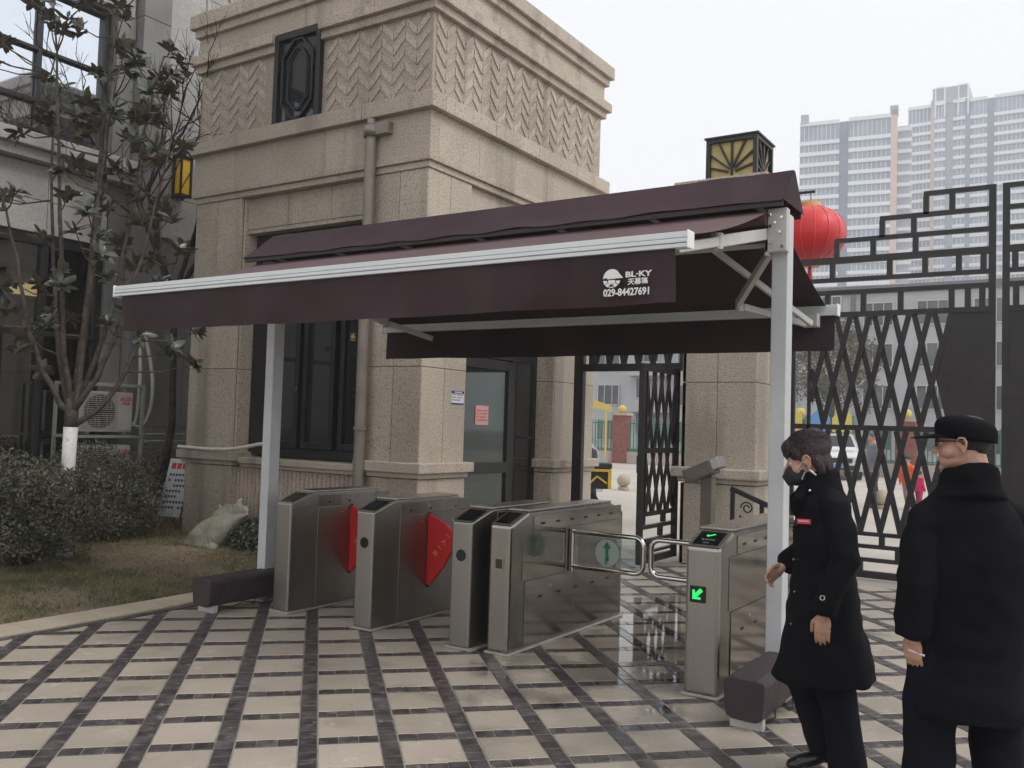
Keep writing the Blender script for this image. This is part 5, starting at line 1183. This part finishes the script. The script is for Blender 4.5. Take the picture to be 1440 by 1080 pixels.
for z in (1.18, 1.02, .87, .72): e = MB(); e.cyl((.128 if z > .8 else .15, .062, z), (.152 if z > .8 else .172, .066, z), .011, 14); e.build('button', M_shoe, co, local=True); e = MB(); e.cyl((.151 if z > .8 else .171, .066, z), (.1545 if z > .8 else .1745, .066, z), .004, 8); e.build('button_stud', M_chrome, co, local=True)
e = MB(); e.tube([(.075+math.cos(a)*.010, .3055, .885+math.sin(a)*.010) for a in [R(30*k) for k in range(13)]], .0016, 5); e.build('cuff_button', M_chrome, co, local=True)
nb = MB(); rt = Matrix.Rotation(R(52), 3, 'Z')
nb.box(-.003, .003, -.034, .034, -.011, .011); nb.v = [tuple(rt @ Vector(v)+Vector((.112, .137, 1.205))) for v in nb.v]; nb.build('name_badge', pmat('badge_red', (.60,.04,.08), rough=.4), co, local=True)
nb = MB(); nb.box(.003, .0036, -.026, .026, -.001, .005); nb.v = [tuple(rt @ Vector(v)+Vector((.112, .137, 1.205))) for v in nb.v]; nb.build('badge_print', pmat('badge_print', (.75,.45,.45), rough=.5), co, local=True)
nb = MB(); nb.ell((.075, .115, 1.345), (.013, .006, .008), Matrix.Rotation(R(50), 3, 'Z')); nb.build('collar_pin', M_chrome, co, local=True, smooth=True)
tr = MB(); tr.limb([(0, .085, .80), (-.01, .10, .47), (-.055, .11, .12)], [(.11), .092, .080], 18); tr.tube([(-.05, .108, .16), (-.055, .11, .035)], [.083, .083], 18); tr.limb([(.03, -.085, .80), (.11, -.08, .46), (.015, -.08, .18)], [.11, .090, .078], 18); tr.tube([(.03, -.08, .22), (.005, -.08, .09)], [.080, .080], 18); tr.ell((0, 0, .80), (.12, .17, .13))
remesh('trousers', tr, .008, M_trs, wo, iters=4, disp=(.010, folds(1.0, 6, 6)))
for x, y, z, rz_, ry in ((-.03, .11, .035, 0, 0), (.055, -.08, .055, 0, 14)):
    s = MB(); s.ell((.02, 0, 0), (.115, .042, .033), n=20, m=12); s.limb([(-.06, 0, .0), (-.06, 0, .06)], [.038, .036]); s.ell((.09, 0, -.004), (.05, .042, .026)); s.v = [tuple(Matrix.Rotation(R(ry), 3, 'Y') @ Vector(v)+Vector((x, y, z))) for v in s.v]
    sh = remesh('shoe', s, .005, M_shoe, wo, iters=3)
e = MB(); e.tube([(.215, -.118, .935), (.265, -.105, .90)], .004, 6); e.build('stick', M_wht, None, local=True)
bpy.data.objects.remove(bpy.data.objects['stick'])
ck = MB(); ck.tube([(.228, -.150, .960), (.236, -.120, .895)], .0038, 8); cg = ck.build('cigarette', M_wht, None, local=True)
cg.location = wo.location; cg.rotation_euler = wo.rotation_euler; tag(cg, 'thin white stick held in the far hand of the woman', 'stick')

# man
mn = thing('person', (-.43, 3.97, 0), 'man in black coat, black cap and glasses seen from behind at the right edge', 'person', rz=R(124))
HM = Matrix.Translation((.03, .005, 1.588)) @ Matrix.Rotation(R(57), 4, 'Z') @ Matrix.Rotation(R(3), 4, 'Y')
m = MB(); place(m, HM, lambda q: head_shapes(q, .020, .062))
m.limb([(-.03, 0, 1.42), (-.02, 0, 1.30), (0, 0, 1.15), (0, 0, .95)], [.055, .09, .11, .12], 16); m.limb([(0, .12, 1.27), (0, -.12, 1.27)], [.05, .05])
m.limb([(-.01, .15, 1.28), (-.05, .222, 1.06), (-.048, .232, .86)], [.05, .042, .03]); m.limb([(-.01, -.16, 1.28), (-.02, -.245, 1.06), (.06, -.25, .86)], [.05, .042, .03])
m.limb([(0, .10, .92), (.0, .14, .50), (-.02, .15, .09)], [.10, .065, .045]); m.limb([(0, -.10, .92), (.02, -.12, .50), (.0, -.13, .09)], [.10, .065, .045])
hand(m, (-.05, .234, .84), (.08, -.05, -1), (.5, -1, .0), (1, .5, 0), .18, .6, .1); hand(m, (.065, -.25, .84), (.2, 0, -1), (.1, 1, 0), (1, 0, 0), .18, .6, .1)
remesh('body', m, .0038, [M_skin2], mn, iters=3); eyes(mn, HM)
hm = MB(); place(hm, HM, lambda q: (q.ell((-.022, 0, .028), (.090, .0785, .080), n=26, m=16), q.ell((-.058, 0, -.012), (.042, .060, .040), n=20, m=12)) and None)
hr = remesh('hair', hm, .005, M_hairm, mn, iters=1, disp=(.001, lambda c: mnoise.noise(c*120)))
cp = MB()
def cap_s(q):
    V = []; n = 40
    prof = [(1.02, .026), (1.035, .042), (1.05, .058), (1.04, .076), (.97, .093), (.80, .108), (.54, .118), (.27, .123), (.0, .125)]
    for r_, z in prof:
        for k in range(n):
            a = 2*math.pi*k/n; V.append((-.012+.108*r_*math.cos(a), .090*r_*math.sin(a), z-.15*(.11-.108*r_*math.cos(a))))
    q.add(V, [(i*n+j, i*n+(j+1) % n, (i+1)*n+(j+1) % n, (i+1)*n+j) for i in range(len(prof)-1) for j in range(n)]+[tuple(range(n))[::-1]])
place(cp, HM, cap_s); cap = cp.build('cap', M_coat2, mn, local=True, smooth=True)
bd = MB(); place(bd, HM, lambda q: q.tube([(-.012+.1095*math.cos(R(a)), .0915*math.sin(R(a)), .045-.15*(.11-.1095*math.cos(R(a)))) for a in range(0, 361, 12)], .0022, 6)); bd.build('cap_seam', M_coat2, cap, local=True)
br_ = MB()
def brim(q):
    V = []; n = 17
    for z_ in (0, .004):
        for ring in (0, .5, 1.0):
            for k in range(n):
                a = R(-62+124*k/(n-1)); ex = ring*.078*math.cos(a*1.15)
                V.append((-.012+(.106+ex)*math.cos(a)+ex*.25, .089*math.sin(a)*(1+ring*.04), .036-.016*ring*math.cos(a)-.010*math.sin(a)**2+z_))
    F = []
    for r_ in range(2):
        for k in range(n-1): a = r_*n+k; F.append((a+1, a, a+n, a+n+1)); b = 3*n+a; F.append((b, b+1, b+n+1, b+n))
    for k in range(n-1): a = 2*n+k; F.append((a+1, a, a+3*n, a+3*n+1))
    q.add(V, F)
place(br_, HM, brim); br_.build('brim', M_coat2, cap, local=True, smooth=True)
gl = MB()
def glasses(q):
    for s in (-1, 1):
        P = [(.097-.012*abs(math.cos(a)*.5+.5)*.6, s*(.033+.024*math.cos(a)), .001+.0145*math.sin(a)) for a in [R(24*k) for k in range(16)]]; q.tube(P+[P[0]], .0030, 6, caps=False)
        q.tube([(.089, s*.057, .006), (.05, s*.076, .008), (.0, s*.090, .006), (-.012, s*.090, -.008)], .0032, 6)
    q.tube([(.096, -.010, .004), (.100, 0, .006), (.096, .010, .004)], .0018, 6)
place(gl, HM, glasses); go_ = gl.build('glasses', M_rubber, mn, local=True, smooth=True)
ct = MB()
ct.loft([(-.025, 0, 1.465, .062, .070), (-.02, 0, 1.42, .088, .100), (-.015, 0, 1.375, .115, .138), (-.005, 0, 1.31, .145, .178), (0, 0, 1.18, .165, .212), (0, 0, 1.05, .165, .21), (0, 0, .9, .165, .205), (0, 0, .72, .175, .208), (0, 0, .58, .20, .230), (0, 0, .545, .20, .23), (0, 0, .538, .19, .22)], 40)
ct.limb([(-.01, .10, 1.345), (-.01, .145, 1.285), (-.03, .195, 1.18), (-.055, .225, 1.05), (-.055, .230, .95), (-.05, .232, .90)], [.055, .076, .076, .072, .066, .064], 18); ct.tube([(-.05, .232, .92), (-.048, .232, .842)], [.066, .065], 18)
ct.limb([(-.01, -.10, 1.345), (0, -.165, 1.29), (-.01, -.225, 1.18), (-.025, -.255, 1.06), (.03, -.255, .96), (.05, -.252, .90)], [.060, .082, .078, .072, .066, .064], 18); ct.tube([(.045, -.252, .92), (.062, -.25, .842)], [.066, .065], 18)
ct.loft([(-.028, 0, 1.375, .120, .140, 2.2, -.01), (-.030, 0, 1.42, .104, .112, 2.2, -.022), (-.032, 0, 1.482, .092, .094, 2.2, -.034), (-.030, 0, 1.488, .082, .084, 2.2, -.034)], 36)
co = remesh('coat', ct, .0065, M_coat2, mn, iters=7, disp=(.020, folds(1.0, 6, 2.0)))
tr = MB(); tr.limb([(0, .10, .84), (.0, .145, .50), (-.02, .155, .12)], [.12, .098, .088], 18); tr.tube([(-.018, .155, .16), (-.02, .155, .03)], [.090, .092], 18); tr.limb([(0, -.10, .84), (.02, -.125, .50), (.0, -.135, .12)], [.12, .098, .088], 18); tr.tube([(.0, -.135, .16), (.0, -.135, .03)], [.09, .092], 18)
remesh('trousers', tr, .008, M_trs, mn, iters=4, disp=(.012, folds(1.0, 6, 7)))
for x, y in ((.0, .155), (.02, -.135)):
    s = MB(); s.ell((.03, 0, .035), (.135, .05, .036), n=20, m=12); s.limb([(-.05, 0, .04), (-.05, 0, .09)], [.042, .042]); s.v = [(a+x, b+y, c) for a, b, c in s.v]; remesh('shoe', s, .006, M_shoe, mn, iters=3)
cg2 = MB().tube([(-.085, .205, .775), (-.055, .255, .79)], .0042, 8); cg2 = cg2.build('cigarette', M_wht, None, local=True); cg2.location = mn.location; cg2.rotation_euler = mn.rotation_euler; tag(cg2, 'lit white cigarette between the fingers of the man', 'cigarette')

# people far beyond the gate
def far_person(loc, rz, h, label, jc, tc, hc=(.02,.016,.015), bag=None, crouch=False):
    k = h/1.7; t = thing('person', loc, label, 'person', rz=rz)
    J = pmat('far_jacket', jc, tuple(c*1.4 for c in jc), 6, .8, coords='obj'); T = pmat('far_trousers', tc, tuple(c*1.4 for c in tc), 6, .8, coords='obj'); Hh = pmat('far_hair', hc, rough=.6)
    m = MB(); Hk = Matrix.Translation((.03*k, 0, 1.58*k)) @ Matrix.Scale(k if h > 1.4 else k*1.25, 4); place(m, Hk, lambda q: head_shapes(q, 0, .05))
    m.limb([(0, 0, 1.42*k), (0, 0, .95*k)], [.10*k, .11*k]); 
    for s in (-1, 1): m.limb([(0, s*.17*k, 1.36*k), (-.02, s*.23*k, 1.1*k), (.08*k, s*.22*k, .88*k)], [.045*k, .04*k, .03*k]); hand(m, (.08*k, s*.22*k, .88*k), (.2, 0, -1), (0, -s, 0), (1, 0, 0), .17*k, .5); m.limb([(0, s*.09*k, .9*k), (s*.06*k, s*.10*k, .48*k), (s*.10*k-.04, s*.1*k, .07*k)], [.09*k, .06*k, .04*k])
    remesh('body', m, .012*k, M_skin, t, iters=2)
    c = MB(); c.loft([(0, 0, 1.46*k, .07*k, .08*k), (0, 0, 1.40*k, .12*k, .18*k), (0, 0, 1.2*k, .14*k, .20*k), (0, 0, .95*k, .15*k, .19*k), (0, 0, .80*k, .16*k, .20*k)], 24)
    for s in (-1, 1): c.limb([(0, s*.17*k, 1.36*k), (-.02, s*.235*k, 1.1*k), (.08*k, s*.225*k, .90*k)], [.075*k, .062*k, .052*k])
    remesh('jacket', c, .016*k, J, t, iters=3, disp=(.012*k, folds(1, 7, 7)))
    c = MB()
    for s in (-1, 1): c.limb([(0, s*.09*k, .86*k), (s*.06*k, s*.10*k, .48*k), (s*.10*k-.04, s*.1*k, .08*k)], [.11*k, .085*k, .07*k]); c.ell((s*.10*k, s*.1*k, .035*k), (.12*k, .045*k, .04*k))
    remesh('trousers', c, .016*k, T, t, iters=2)
    c = MB(); place(c, Hk, lambda q: (q.ell((-.02, 0, .045), (.10, .085, .085)), None) and None); c.build('hair', Hh, t, local=True, smooth=True); return t
far_person((-4.27, 21.7, 0), R(215), 1.70, 'person in grey hooded jacket and dark trousers standing beyond the lattice gate', (.14,.15,.18), (.03,.03,.04), (.10,.11,.13))
far_person((-3.62, 22.1, 0), R(240), 1.18, 'child in a bright orange jacket standing beyond the lattice gate', (.62,.10,.03), (.35,.22,.18))
far_person((-3.36, 22.0, 0), R(60), .86, 'small child in a magenta coat beside the child in orange', (.50,.02,.10), (.30,.02,.08))
far_person((-7.85, 14.72, 0), R(170), 1.45, 'rider in dark padded jacket behind the delivery box, seen through the side gate', (.035,.035,.045), (.02,.02,.025))

# ------------------------------------------------------------ beyond the gate
M_brick = pmat('red_brick_far', (.20,.065,.055), (.27,.10,.085), 6, .85, bump=.3); M_gfence = pmat('green_fence', (.03,.20,.12), rough=.6); M_yellow = pmat('yellow_paint', (.62,.48,.10), rough=.6); M_bluep = pmat('blue_paint', (.10,.28,.55), rough=.6)
M_pinkb = pmat('pale_base', (.40,.33,.30), (.47,.40,.36), 2, .8)
kf = thing('playground_fence', (-14, 39, 0), 'green barred playground fence with red brick pillars, far beyond the side gate', 'fence')
B(-34, 10, 38.85, 39.15, 0, .55).build('base_wall', M_pinkb, kf)
for k in range(8):
    x = -19.04+k*4.2 if k < 6 else -23.2-(k-6)*4.2
    B(x-.35, x+.35, 38.7, 39.3, 0, 2.25).build('brick_pillar', M_brick, kf); B(x-.42, x+.42, 38.62, 39.38, 2.25, 2.37).build('pillar_cap', M_pinkb, kf)
    MB().ell((x, 39, 2.55), (.2, .2, .2)).build('ball_finial', M_yellow, kf, smooth=True)
m = MB(); x = -33.9
while x < 10: m.box(x, x+.04, 38.98, 39.02, .55, 2.05); x += .17
m.box(-34, 10, 38.97, 39.03, .62, .68); m.box(-34, 10, 38.97, 39.03, 1.85, 1.91); o = m.build('bars', M_gfence, kf); o['kind'] = 'stuff'
ya = thing('yellow_arch', (-21, 38.4, 0), 'wavy yellow arch panel over the green playground fence, seen through the side gate', 'sign')
m = MB(); P = [(-22.6+.25*k, 38.4, 2.35+.28*math.sin(k/14*math.pi)) for k in range(14)]; Q_ = [(x, y, z+.42-.10*abs(x+20.9)) for x, y, z in P]
m.prism(P+Q_[::-1], (0, .06, 0)); m.build('panel', M_yellow, ya)
for x in (-22.4, -19.6): MB().cyl((x, 38.43, 0), (x, 38.43, 2.5), .05).build('post', M_yellow, ya)
pa = thing('play_frame', (-9.5, 37.6, 0), 'yellow and blue playground frame beyond the lattice gate, above the woman', 'playground')
for a, b, mt in ((-11.6, -10.9, M_bluep), (-10.8, -10.2, M_yellow), (-9.9, -9.1, M_bluep), (-9.0, -8.2, M_yellow)):
    m = MB(); n = 9; P = [(a+(b-a)*k/n, 37.6, 1.75) for k in range(n+1)]; Q_ = [(a+(b-a)*k/n, 37.6, 2.3+.35*math.sin(math.pi*k/n)) for k in range(n+1)]
    m.prism(P+Q_[::-1], (0, .08, 0)); m.build('panel', mt, pa)
for x in (-11.6, -10.05, -8.2): MB().cyl((x, 37.64, 0), (x, 37.64, 2.4), .05).build('post', M_gfence, pa)
ball = None
for k, x in enumerate((-12.7, -10.55, -8.4, -6.25, -4.09, -1.95, .2)):
    if k == 0:
        ball = thing('stone_ball', (x, 21.8, 0), 'x', 'bollard', 'round stone bollards across the yard'); MB().ell((x, 21.8, .24), (.18, .18, .18), n=20, m=14).build('ball', M_kerb, ball, smooth=True); MB().cyl((x, 21.8, 0), (x, 21.8, .07), .15, 16).build('base', M_kerb, ball); bb = ball
    else: bb = copy_tree(ball); bb.location = (x, 21.8, 0)
    bb['label'] = ['round stone bollard farthest left, beyond the gatehouse', 'round pale stone bollard just right of the delivery box, seen through the side gate', 'round stone bollard hidden behind the open side gate leaf', 'round stone bollard behind the granite gate column', 'round stone bollard seen through the lattice between the grey jacket and the orange child', 'round stone bollard behind the man in the black cap', 'round stone bollard at the far right end of the row'][k]
M_carw = pmat('car_white', (.60,.60,.60), (.66,.66,.66), 2, .3, coat=.5); M_cargl = pmat('car_glass', (.02,.023,.026), rough=.06); M_tyre = M_rubber; M_rim = pmat('rim', (.45,.45,.46), rough=.3, metal=.8); M_lamp = pmat('lamp_lens', (.55,.56,.58), rough=.1); M_redl = pmat('tail_lens', (.35,.02,.02), rough=.2)
def vehicle(name, loc, rz, label, cat, prof, W, glass, wheels, wr, roof_z):
    t = thing(name, loc, label, cat, rz=R(rz)); hw = lambda z: W/2-max(0, z-1.0)*.22
    m = MB(); n = len(prof); m.add([(x, -hw(z), z) for x, z in prof]+[(x, hw(z), z) for x, z in prof], [tuple(range(n)), tuple(range(n, 2*n))[::-1]]+[(i, n+i, n+(i+1) % n, (i+1) % n)[::-1] for i in range(n)])
    bo = m.build('body', M_carw, t, local=True, bevel=.06)
    for q in glass:
        m = MB()
        if q[0] == 'side':
            for s in (-1, 1):
                p = [(x, s*(hw(z)+.006), z) for x, z in q[1]]; m = MB(); m.add(p, [tuple(range(len(p)))]); m.build('window', M_cargl, t, local=True)
        else:
            (x0, z0), (x1, z1) = q[1]; e = .10; nx, nz = (z0-z1), (x1-x0); l = math.hypot(nx, nz); s = 1 if nx*((x0+x1)/2) > 0 else -1; ox, oz = s*nx/l*.008, s*nz/l*.008
            m.add([(x0+ox, -hw(z0)+e, z0+oz), (x0+ox, hw(z0)-e, z0+oz), (x1+ox, hw(z1)-e, z1+oz), (x1+ox, -hw(z1)+e, z1+oz)], [(0, 1, 2, 3)]); m.build('windscreen', M_cargl, t, local=True)
    for x in wheels:
        for s in (-1, 1):
            w = MB().cyl((x, s*(W/2-.20), wr), (x, s*(W/2+.01), wr), wr, 24).build('wheel', M_tyre, t, local=True); MB().cyl((x, s*(W/2-.02), wr), (x, s*(W/2+.02), wr), wr*.62, 16).build('rim', M_rim, w, local=True)
    xf = max(x for x, z in prof); xb = min(x for x, z in prof)
    for s in (-1, 1):
        MB().box(xf-.12, xf+.02, s*(W/2-.42), s*(W/2-.06), .68, .84).build('headlight', M_lamp, t, local=True, bevel=.03); MB().box(xb-.02, xb+.1, s*(W/2-.28), s*(W/2-.05), .8, 1.05).build('tail_light', M_redl, t, local=True, bevel=.02)
        MB().box(.75, .95, s*(W/2+.0), s*(W/2+.2), 1.02, 1.16).build('mirror', M_carw, t, local=True, bevel=.03)
    MB().box(xf-.02, xf+.025, -.5, .5, .62, .80).build('grille', M_rubber, t, local=True, bevel=.01); MB().box(xf-.02, xf+.03, -.75, .75, .36, .54).build('bumper', M_rubber, t, local=True, bevel=.02); MB().box(xf+.03, xf+.04, -.22, .22, .45, .57).build('number_plate', M_bluep, t, local=True)
    return t
suv = [(-2.25,.32), (2.15,.32), (2.28,.5), (2.25,.86), (2.0,1.0), (1.05,1.12), (.35,1.62), (-1.5,1.70), (-2.05,1.15), (-2.25,.95)]
vehicle('parked_car', (-8.7, 36.1, 0), -70, 'white car facing the lattice gate, seen between the bars behind the woman', 'car', suv, 1.85, [('front', ((1.02,1.13), (.38,1.60))), ('rear', ((-1.52,1.68), (-2.02,1.18))), ('side', [(.85,1.15), (.32,1.55), (-.5,1.60), (-.5,1.12)]), ('side', [(-.6,1.12), (-.6,1.60), (-1.4,1.58), (-1.75,1.12)])], (1.4, -1.4), .35, 1.7)
van = [(-1.9,.35), (1.85,.35), (1.98,.55), (1.92,.95), (1.75,1.10), (1.15,1.75), (-1.75,1.82), (-1.95,1.2)]
vp_ = vehicle('minivan', (-10.62, 16.4, 0), 33, 'white minivan with roof rack parked beyond the side gate, behind the rider', 'van', van, 1.65, [('front', ((1.72,1.14), (1.2,1.70))), ('side', [(1.55,1.14), (1.1,1.62), (.45,1.66), (.45,1.12)]), ('side', [(.3,1.12), (.3,1.66), (-.7,1.68), (-.7,1.12)])], (1.25, -1.2), .32, 1.8)
m = MB()
for y in (-.6, .6): m.bar((-1.5, y, 1.90), (1.1, y, 1.86), .04, .04)
for k in range(8): m.bar((-1.4+.34*k, -.65, 1.92), (-1.4+.34*k, .65, 1.92), .04, .04)
for x in (-1.3, .9): 
    for y in (-.6, .6): m.bar((x, y, 1.78), (x, y, 1.9), .03, .03, (1, 0, 0))
m.build('roof_rack', M_rubber, vp_, local=True)
sc_ = thing('scooter', (-7.85, 14.05, 0), 'dark delivery scooter with the rider, seen over the turnstiles through the side gate', 'scooter', rz=R(213))
for x in (-.30, .75): w = MB().cyl((x, -.05, .24), (x, .05, .24), .24, 20).build('wheel', M_rubber, sc_, local=True); MB().cyl((x, -.055, .24), (x, .055, .24), .12, 14).build('rim', M_rim, w, local=True)
MB().loft([(-.15, 0, .34, .26, .10), (-.12, 0, .50, .28, .13), (-.10, 0, .62, .30, .13), (-.10, 0, .66, .26, .11)], 20).build('seat_body', M_rubber, sc_, local=True, smooth=True); B(-.1, .45, -.13, .13, .26, .34).build('footboard', M_rubber, sc_, local=True)
MB().bar((.42, 0, .30), (.55, 0, .98), .30, .06).build('front_shield', M_rubber, sc_, local=True); MB().tube([(.46, -.32, 1.05), (.54, 0, 1.0), (.46, .32, 1.05)], .018).build('handlebar', M_rubber, sc_, local=True)
db = thing('delivery_box', (-7.43, 14.23, .55), 'black insulated delivery box with yellow trim on the back of the scooter', 'box', rz=R(33))
B(-.24, .24, -.23, .23, 0, .36).build('box_body', M_rubber, db, local=True, bevel=.02); B(-.26, .26, -.25, .25, .355, .45).build('lid', pmat('box_lid', (.03,.035,.035), rough=.5), db, local=True, bevel=.02)
M_ytrim = pmat('yellow_trim', (.75,.52,.05), rough=.5)
for x in (-.245, .235): B(x, x+.012, -.24, .24, .0, .34).build('trim', M_ytrim, db, local=True)
B(-.25, .25, -.243, -.232, .30, .345).build('trim', M_ytrim, db, local=True); B(-.25, -.19, -.243, -.232, .0, .30).build('trim', M_ytrim, db, local=True); B(.19, .25, -.243, -.232, .0, .30).build('trim', M_ytrim, db, local=True)
m = MB(); m.bar((-.18, -.238, .04), (.0, -.238, .22), .03, .008, (0, 1, 0)); m.bar((.0, -.238, .22), (.17, -.238, .10), .03, .008, (0, 1, 0)); m.build('trim', M_ytrim, db, local=True)
ks = thing('snack_cart', (-3.3, 25.8, 0), 'small red and white cart standing beyond the gate right of the children', 'cart'); 
B(-3.55, -2.6, 25.5, 26.1, .35, .62).build('cart_body', M_red, ks, bevel=.02); B(-3.55, -2.6, 25.5, 26.1, .62, .80).build('cart_top', M_white, ks, bevel=.02)
for x in (-3.4, -2.75): MB().cyl((x, 25.55, .18), (x, 25.6, .18), .18, 16).build('wheel', M_rubber, ks)
for x in (-3.5, -2.65): MB().cyl((x, 25.8, .8), (x, 25.8, 1.5), .02, 8).build('pole', M_chrome, ks)

# mid-rise apartment block
M_mid = pmat('grey_render', (.42,.425,.435), (.48,.485,.49), .4, .85); M_midd = pmat('grey_render_dark', (.15,.15,.155), (.19,.19,.195), .5, .85); M_win = pmat('far_glass', (.07,.08,.09), (.13,.14,.15), .5, .12, objvar=.4); M_winf = pmat('far_frame', (.50,.50,.51), rough=.6)
mr = thing('apartment_block', (-20, 62, 0), 'grey mid rise apartment block with rows of white framed windows beyond the gate', 'building')
B(-66, 26, 62.2, 74, 0, 11.0).build('wall', M_mid, mr); B(-66.2, 26.2, 62.0, 74.2, 11.0, 11.5).build('roof', M_midd, mr)
x = -65.0; k = 0
mw = MB(); mw.box(0, 1.9, -.12, .05, 0, .08); mw.box(0, 1.9, -.12, .05, 1.52, 1.6); mw.box(0, .08, -.12, .05, .08, 1.52); mw.box(1.82, 1.9, -.12, .05, .08, 1.52); mw.box(.6, .65, -.12, .05, .08, 1.52); mw.box(1.25, 1.30, -.12, .05, .08, 1.52); mwm = mw.mesh('window', M_winf)
pn = B(.07, 1.83, -.03, .0, .07, 1.53).mesh('pane', M_win)
bl = B(-.2, 3.0, -1.1, .1, 0, .95).mesh('balcony', M_mid)
M_acw = pmat('far_ac', (.5,.5,.5), rough=.6)
while x < 24:
    for f in range(4):
        z = .7+f*2.7
        if x > -34 or True:
            if k % 4 == 3:
                o = link('balcony', bl, mr, Vector((x-.2, 62.2, z-.5))-wloc(mr)); w = link('window', mwm, mr, Vector((x, 62.15, z+.55))-wloc(mr)); link('pane', pn, w)
            else: w = link('window', mwm, mr, Vector((x, 62.2, z))-wloc(mr)); link('pane', pn, w)
            if (k*7+f*3) % 5 == 0: B(x+2.05, x+2.75, 61.85, 62.2, z-.3, z+.3).build('air_conditioner_unit', M_acw, mr)
    if k % 4 == 0: B(x-.75, x-.5, 61.9, 62.2, 0, 11.0).build('wall_rib', M_midd, mr)
    x += 3.25; k += 1
ft = thing('distant_tree', (-12, 47, 0), 'greyish brown bare crowned tree in front of the grey apartment block', 'tree')
foliage('crown', 6000, (-11.3, 47, 5.2), (2.3, 2.0, 2.3), .10, [pmat('far_leaf', (.12,.11,.08), (.18,.165,.12), 2, .9)], ft, 77, .4); MB().cyl((-11.3, 47, 0), (-11.3, 47, 4.5), .16, 10).build('trunk', M_bark, ft)

# hazy residential towers
M_tw = pmat('tower_white_hazed', (.74,.75,.77), (.78,.79,.81), .1, .8); M_tb = pmat('tower_glass_hazed', (.24,.28,.36), (.34,.38,.46), .25, .25, objvar=.12); M_td = pmat('tower_dark_hazed', (.22,.25,.33), (.26,.29,.37), .2, .8); M_tp = pmat('tower_pink_hazed', (.60,.46,.40), (.66,.50,.44), .2, .85); M_tg = pmat('tower_grey_hazed', (.34,.37,.43), (.40,.42,.48), .3, .8)  # distance haze is partly put into these paled tower colours
def tower(name, loc, rz, label, segs, H, depth, fh=3.0, zmin=6):
    t = thing(name, loc, label, 'building', 'pale high rise residential towers in the haze', R(rz)); mull = MB(); n = int(H/fh)
    x0 = min(s[0] for s in segs); x1 = max(s[1] for s in segs)
    B(x0+.2, x1-.2, 1.0, depth, 0, H-.2).build('core', M_tg, t, local=True)
    for a, b, kind, d in segs:
        if kind in 'dpg':
            B(a, b, -d, 1.0, 0, H+(1.6 if kind == 'p' else 0)).build('wall_strip', {'d': M_td, 'p': M_tp, 'g': M_tg}[kind], t, local=True); continue
        B(a, b, .3-d, 1.0, 0, H-.3).build('glazing', M_tb, t, local=True)
        sl_ = B(a-.05, b+.05, -.45-d, .35-d, 0, 1.0).mesh('balcony_band', M_tw)
        for f in range(2, n+1): link('balcony_band', sl_, t, Vector((0, 0, f*fh-.5 if f < n else H-.6)))
        k = 0; w = (b-a)/max(1, round((b-a)/1.15))
        x = a+w
        while x < b-.3:
            mull.box(x-.07, x+.07, .16-d, .31-d, 0, H-.5); x += w; k += 1
    o = mull.build('mullions', M_tw, t, local=True); o['kind'] = 'stuff'
    return t
T1u = math.degrees(math.atan2(.156, .988))
tw1 = tower('residential_tower', (-68.7, 246.8, 0), T1u, 'nearer hazy high rise with white floor bands and one dark vertical strip', [(0, 10.2, 'w', 0), (10.2, 12.6, 'd', -.8), (12.6, 23.0, 'w', .4), (23.0, 24.6, 'p', .6)], 86.5, 24)
for x in (1.2, 23.8): B(x-1, x+1, -.6, 1.5, 86.5, 89).build('roof_block', M_tg, tw1, local=True)
sb = B(0, 3.6, 0, 6, 0, .9).mesh('side_balcony', M_tw)
for f in range(3, 29): link('side_balcony', sb, tw1, Vector((24.6, 4, f*3.0-.5)))
B(24.6, 27.6, 5, 22, 0, 85).build('side_wing', M_tg, tw1, local=True)
tw2 = tower('residential_tower', (-47.5, 300, 0), 1, 'farther wider high rise at right with a raised centre bay, behind the gate top', [(-2.5, 4.0, 'w', 0), (4.0, 5.2, 'p', .3), (5.2, 8.2, 'w', 1.0), (8.2, 10.4, 'g', .2), (10.4, 13.6, 'w', 1.0), (13.6, 15.0, 'd', .6), (15.0, 19.5, 'w', .2), (19.5, 21.4, 'd', -.6), (21.4, 30.5, 'w', .2), (30.5, 32.2, 'd', -.6), (32.2, 42, 'w', .2), (42, 44, 'd', 0), (44, 58, 'w', 0)], 104.5, 18)
B(4.5, 14.5, -.5, 12, 104.5, 109.5).build('roof_block', M_tg, tw2, local=True)
for x in (5.2, 11.6): 
    m = MB(); m.box(x, x+.4, -1.4, -.9, 100, 109.5); m.box(x+2.6, x+3.0, -1.4, -.9, 100, 109.5); m.box(x+.4, x+2.6, -1.4, -.9, 109.1, 109.5); m.box(x+.4, x+2.6, -1.4, -.9, 104.8, 105.2); m.build('roof_frame', M_tw, tw2, local=True)

# haze
hz = B(-222, 142, -82, 332, -1.2, 112).build('haze', M_white, None)
hm_ = bpy.data.materials.new('haze'); hm_.use_nodes = True; t_ = hm_.node_tree
for n in list(t_.nodes): t_.nodes.remove(n)
o_ = t_.nodes.new('ShaderNodeOutputMaterial'); v_ = t_.nodes.new('ShaderNodeVolumePrincipled'); v_.inputs['Color'].default_value = (.97,.98,1,1); v_.inputs['Density'].default_value = .0013; v_.inputs['Anisotropy'].default_value = .0
t_.links.new(v_.outputs[0], o_.inputs['Volume']); hz.data.materials.clear(); hz.data.materials.append(hm_); tag(hz, kind='stuff', label='pale winter haze over the whole place', cat='haze')
scene.collection.children.link(COL)
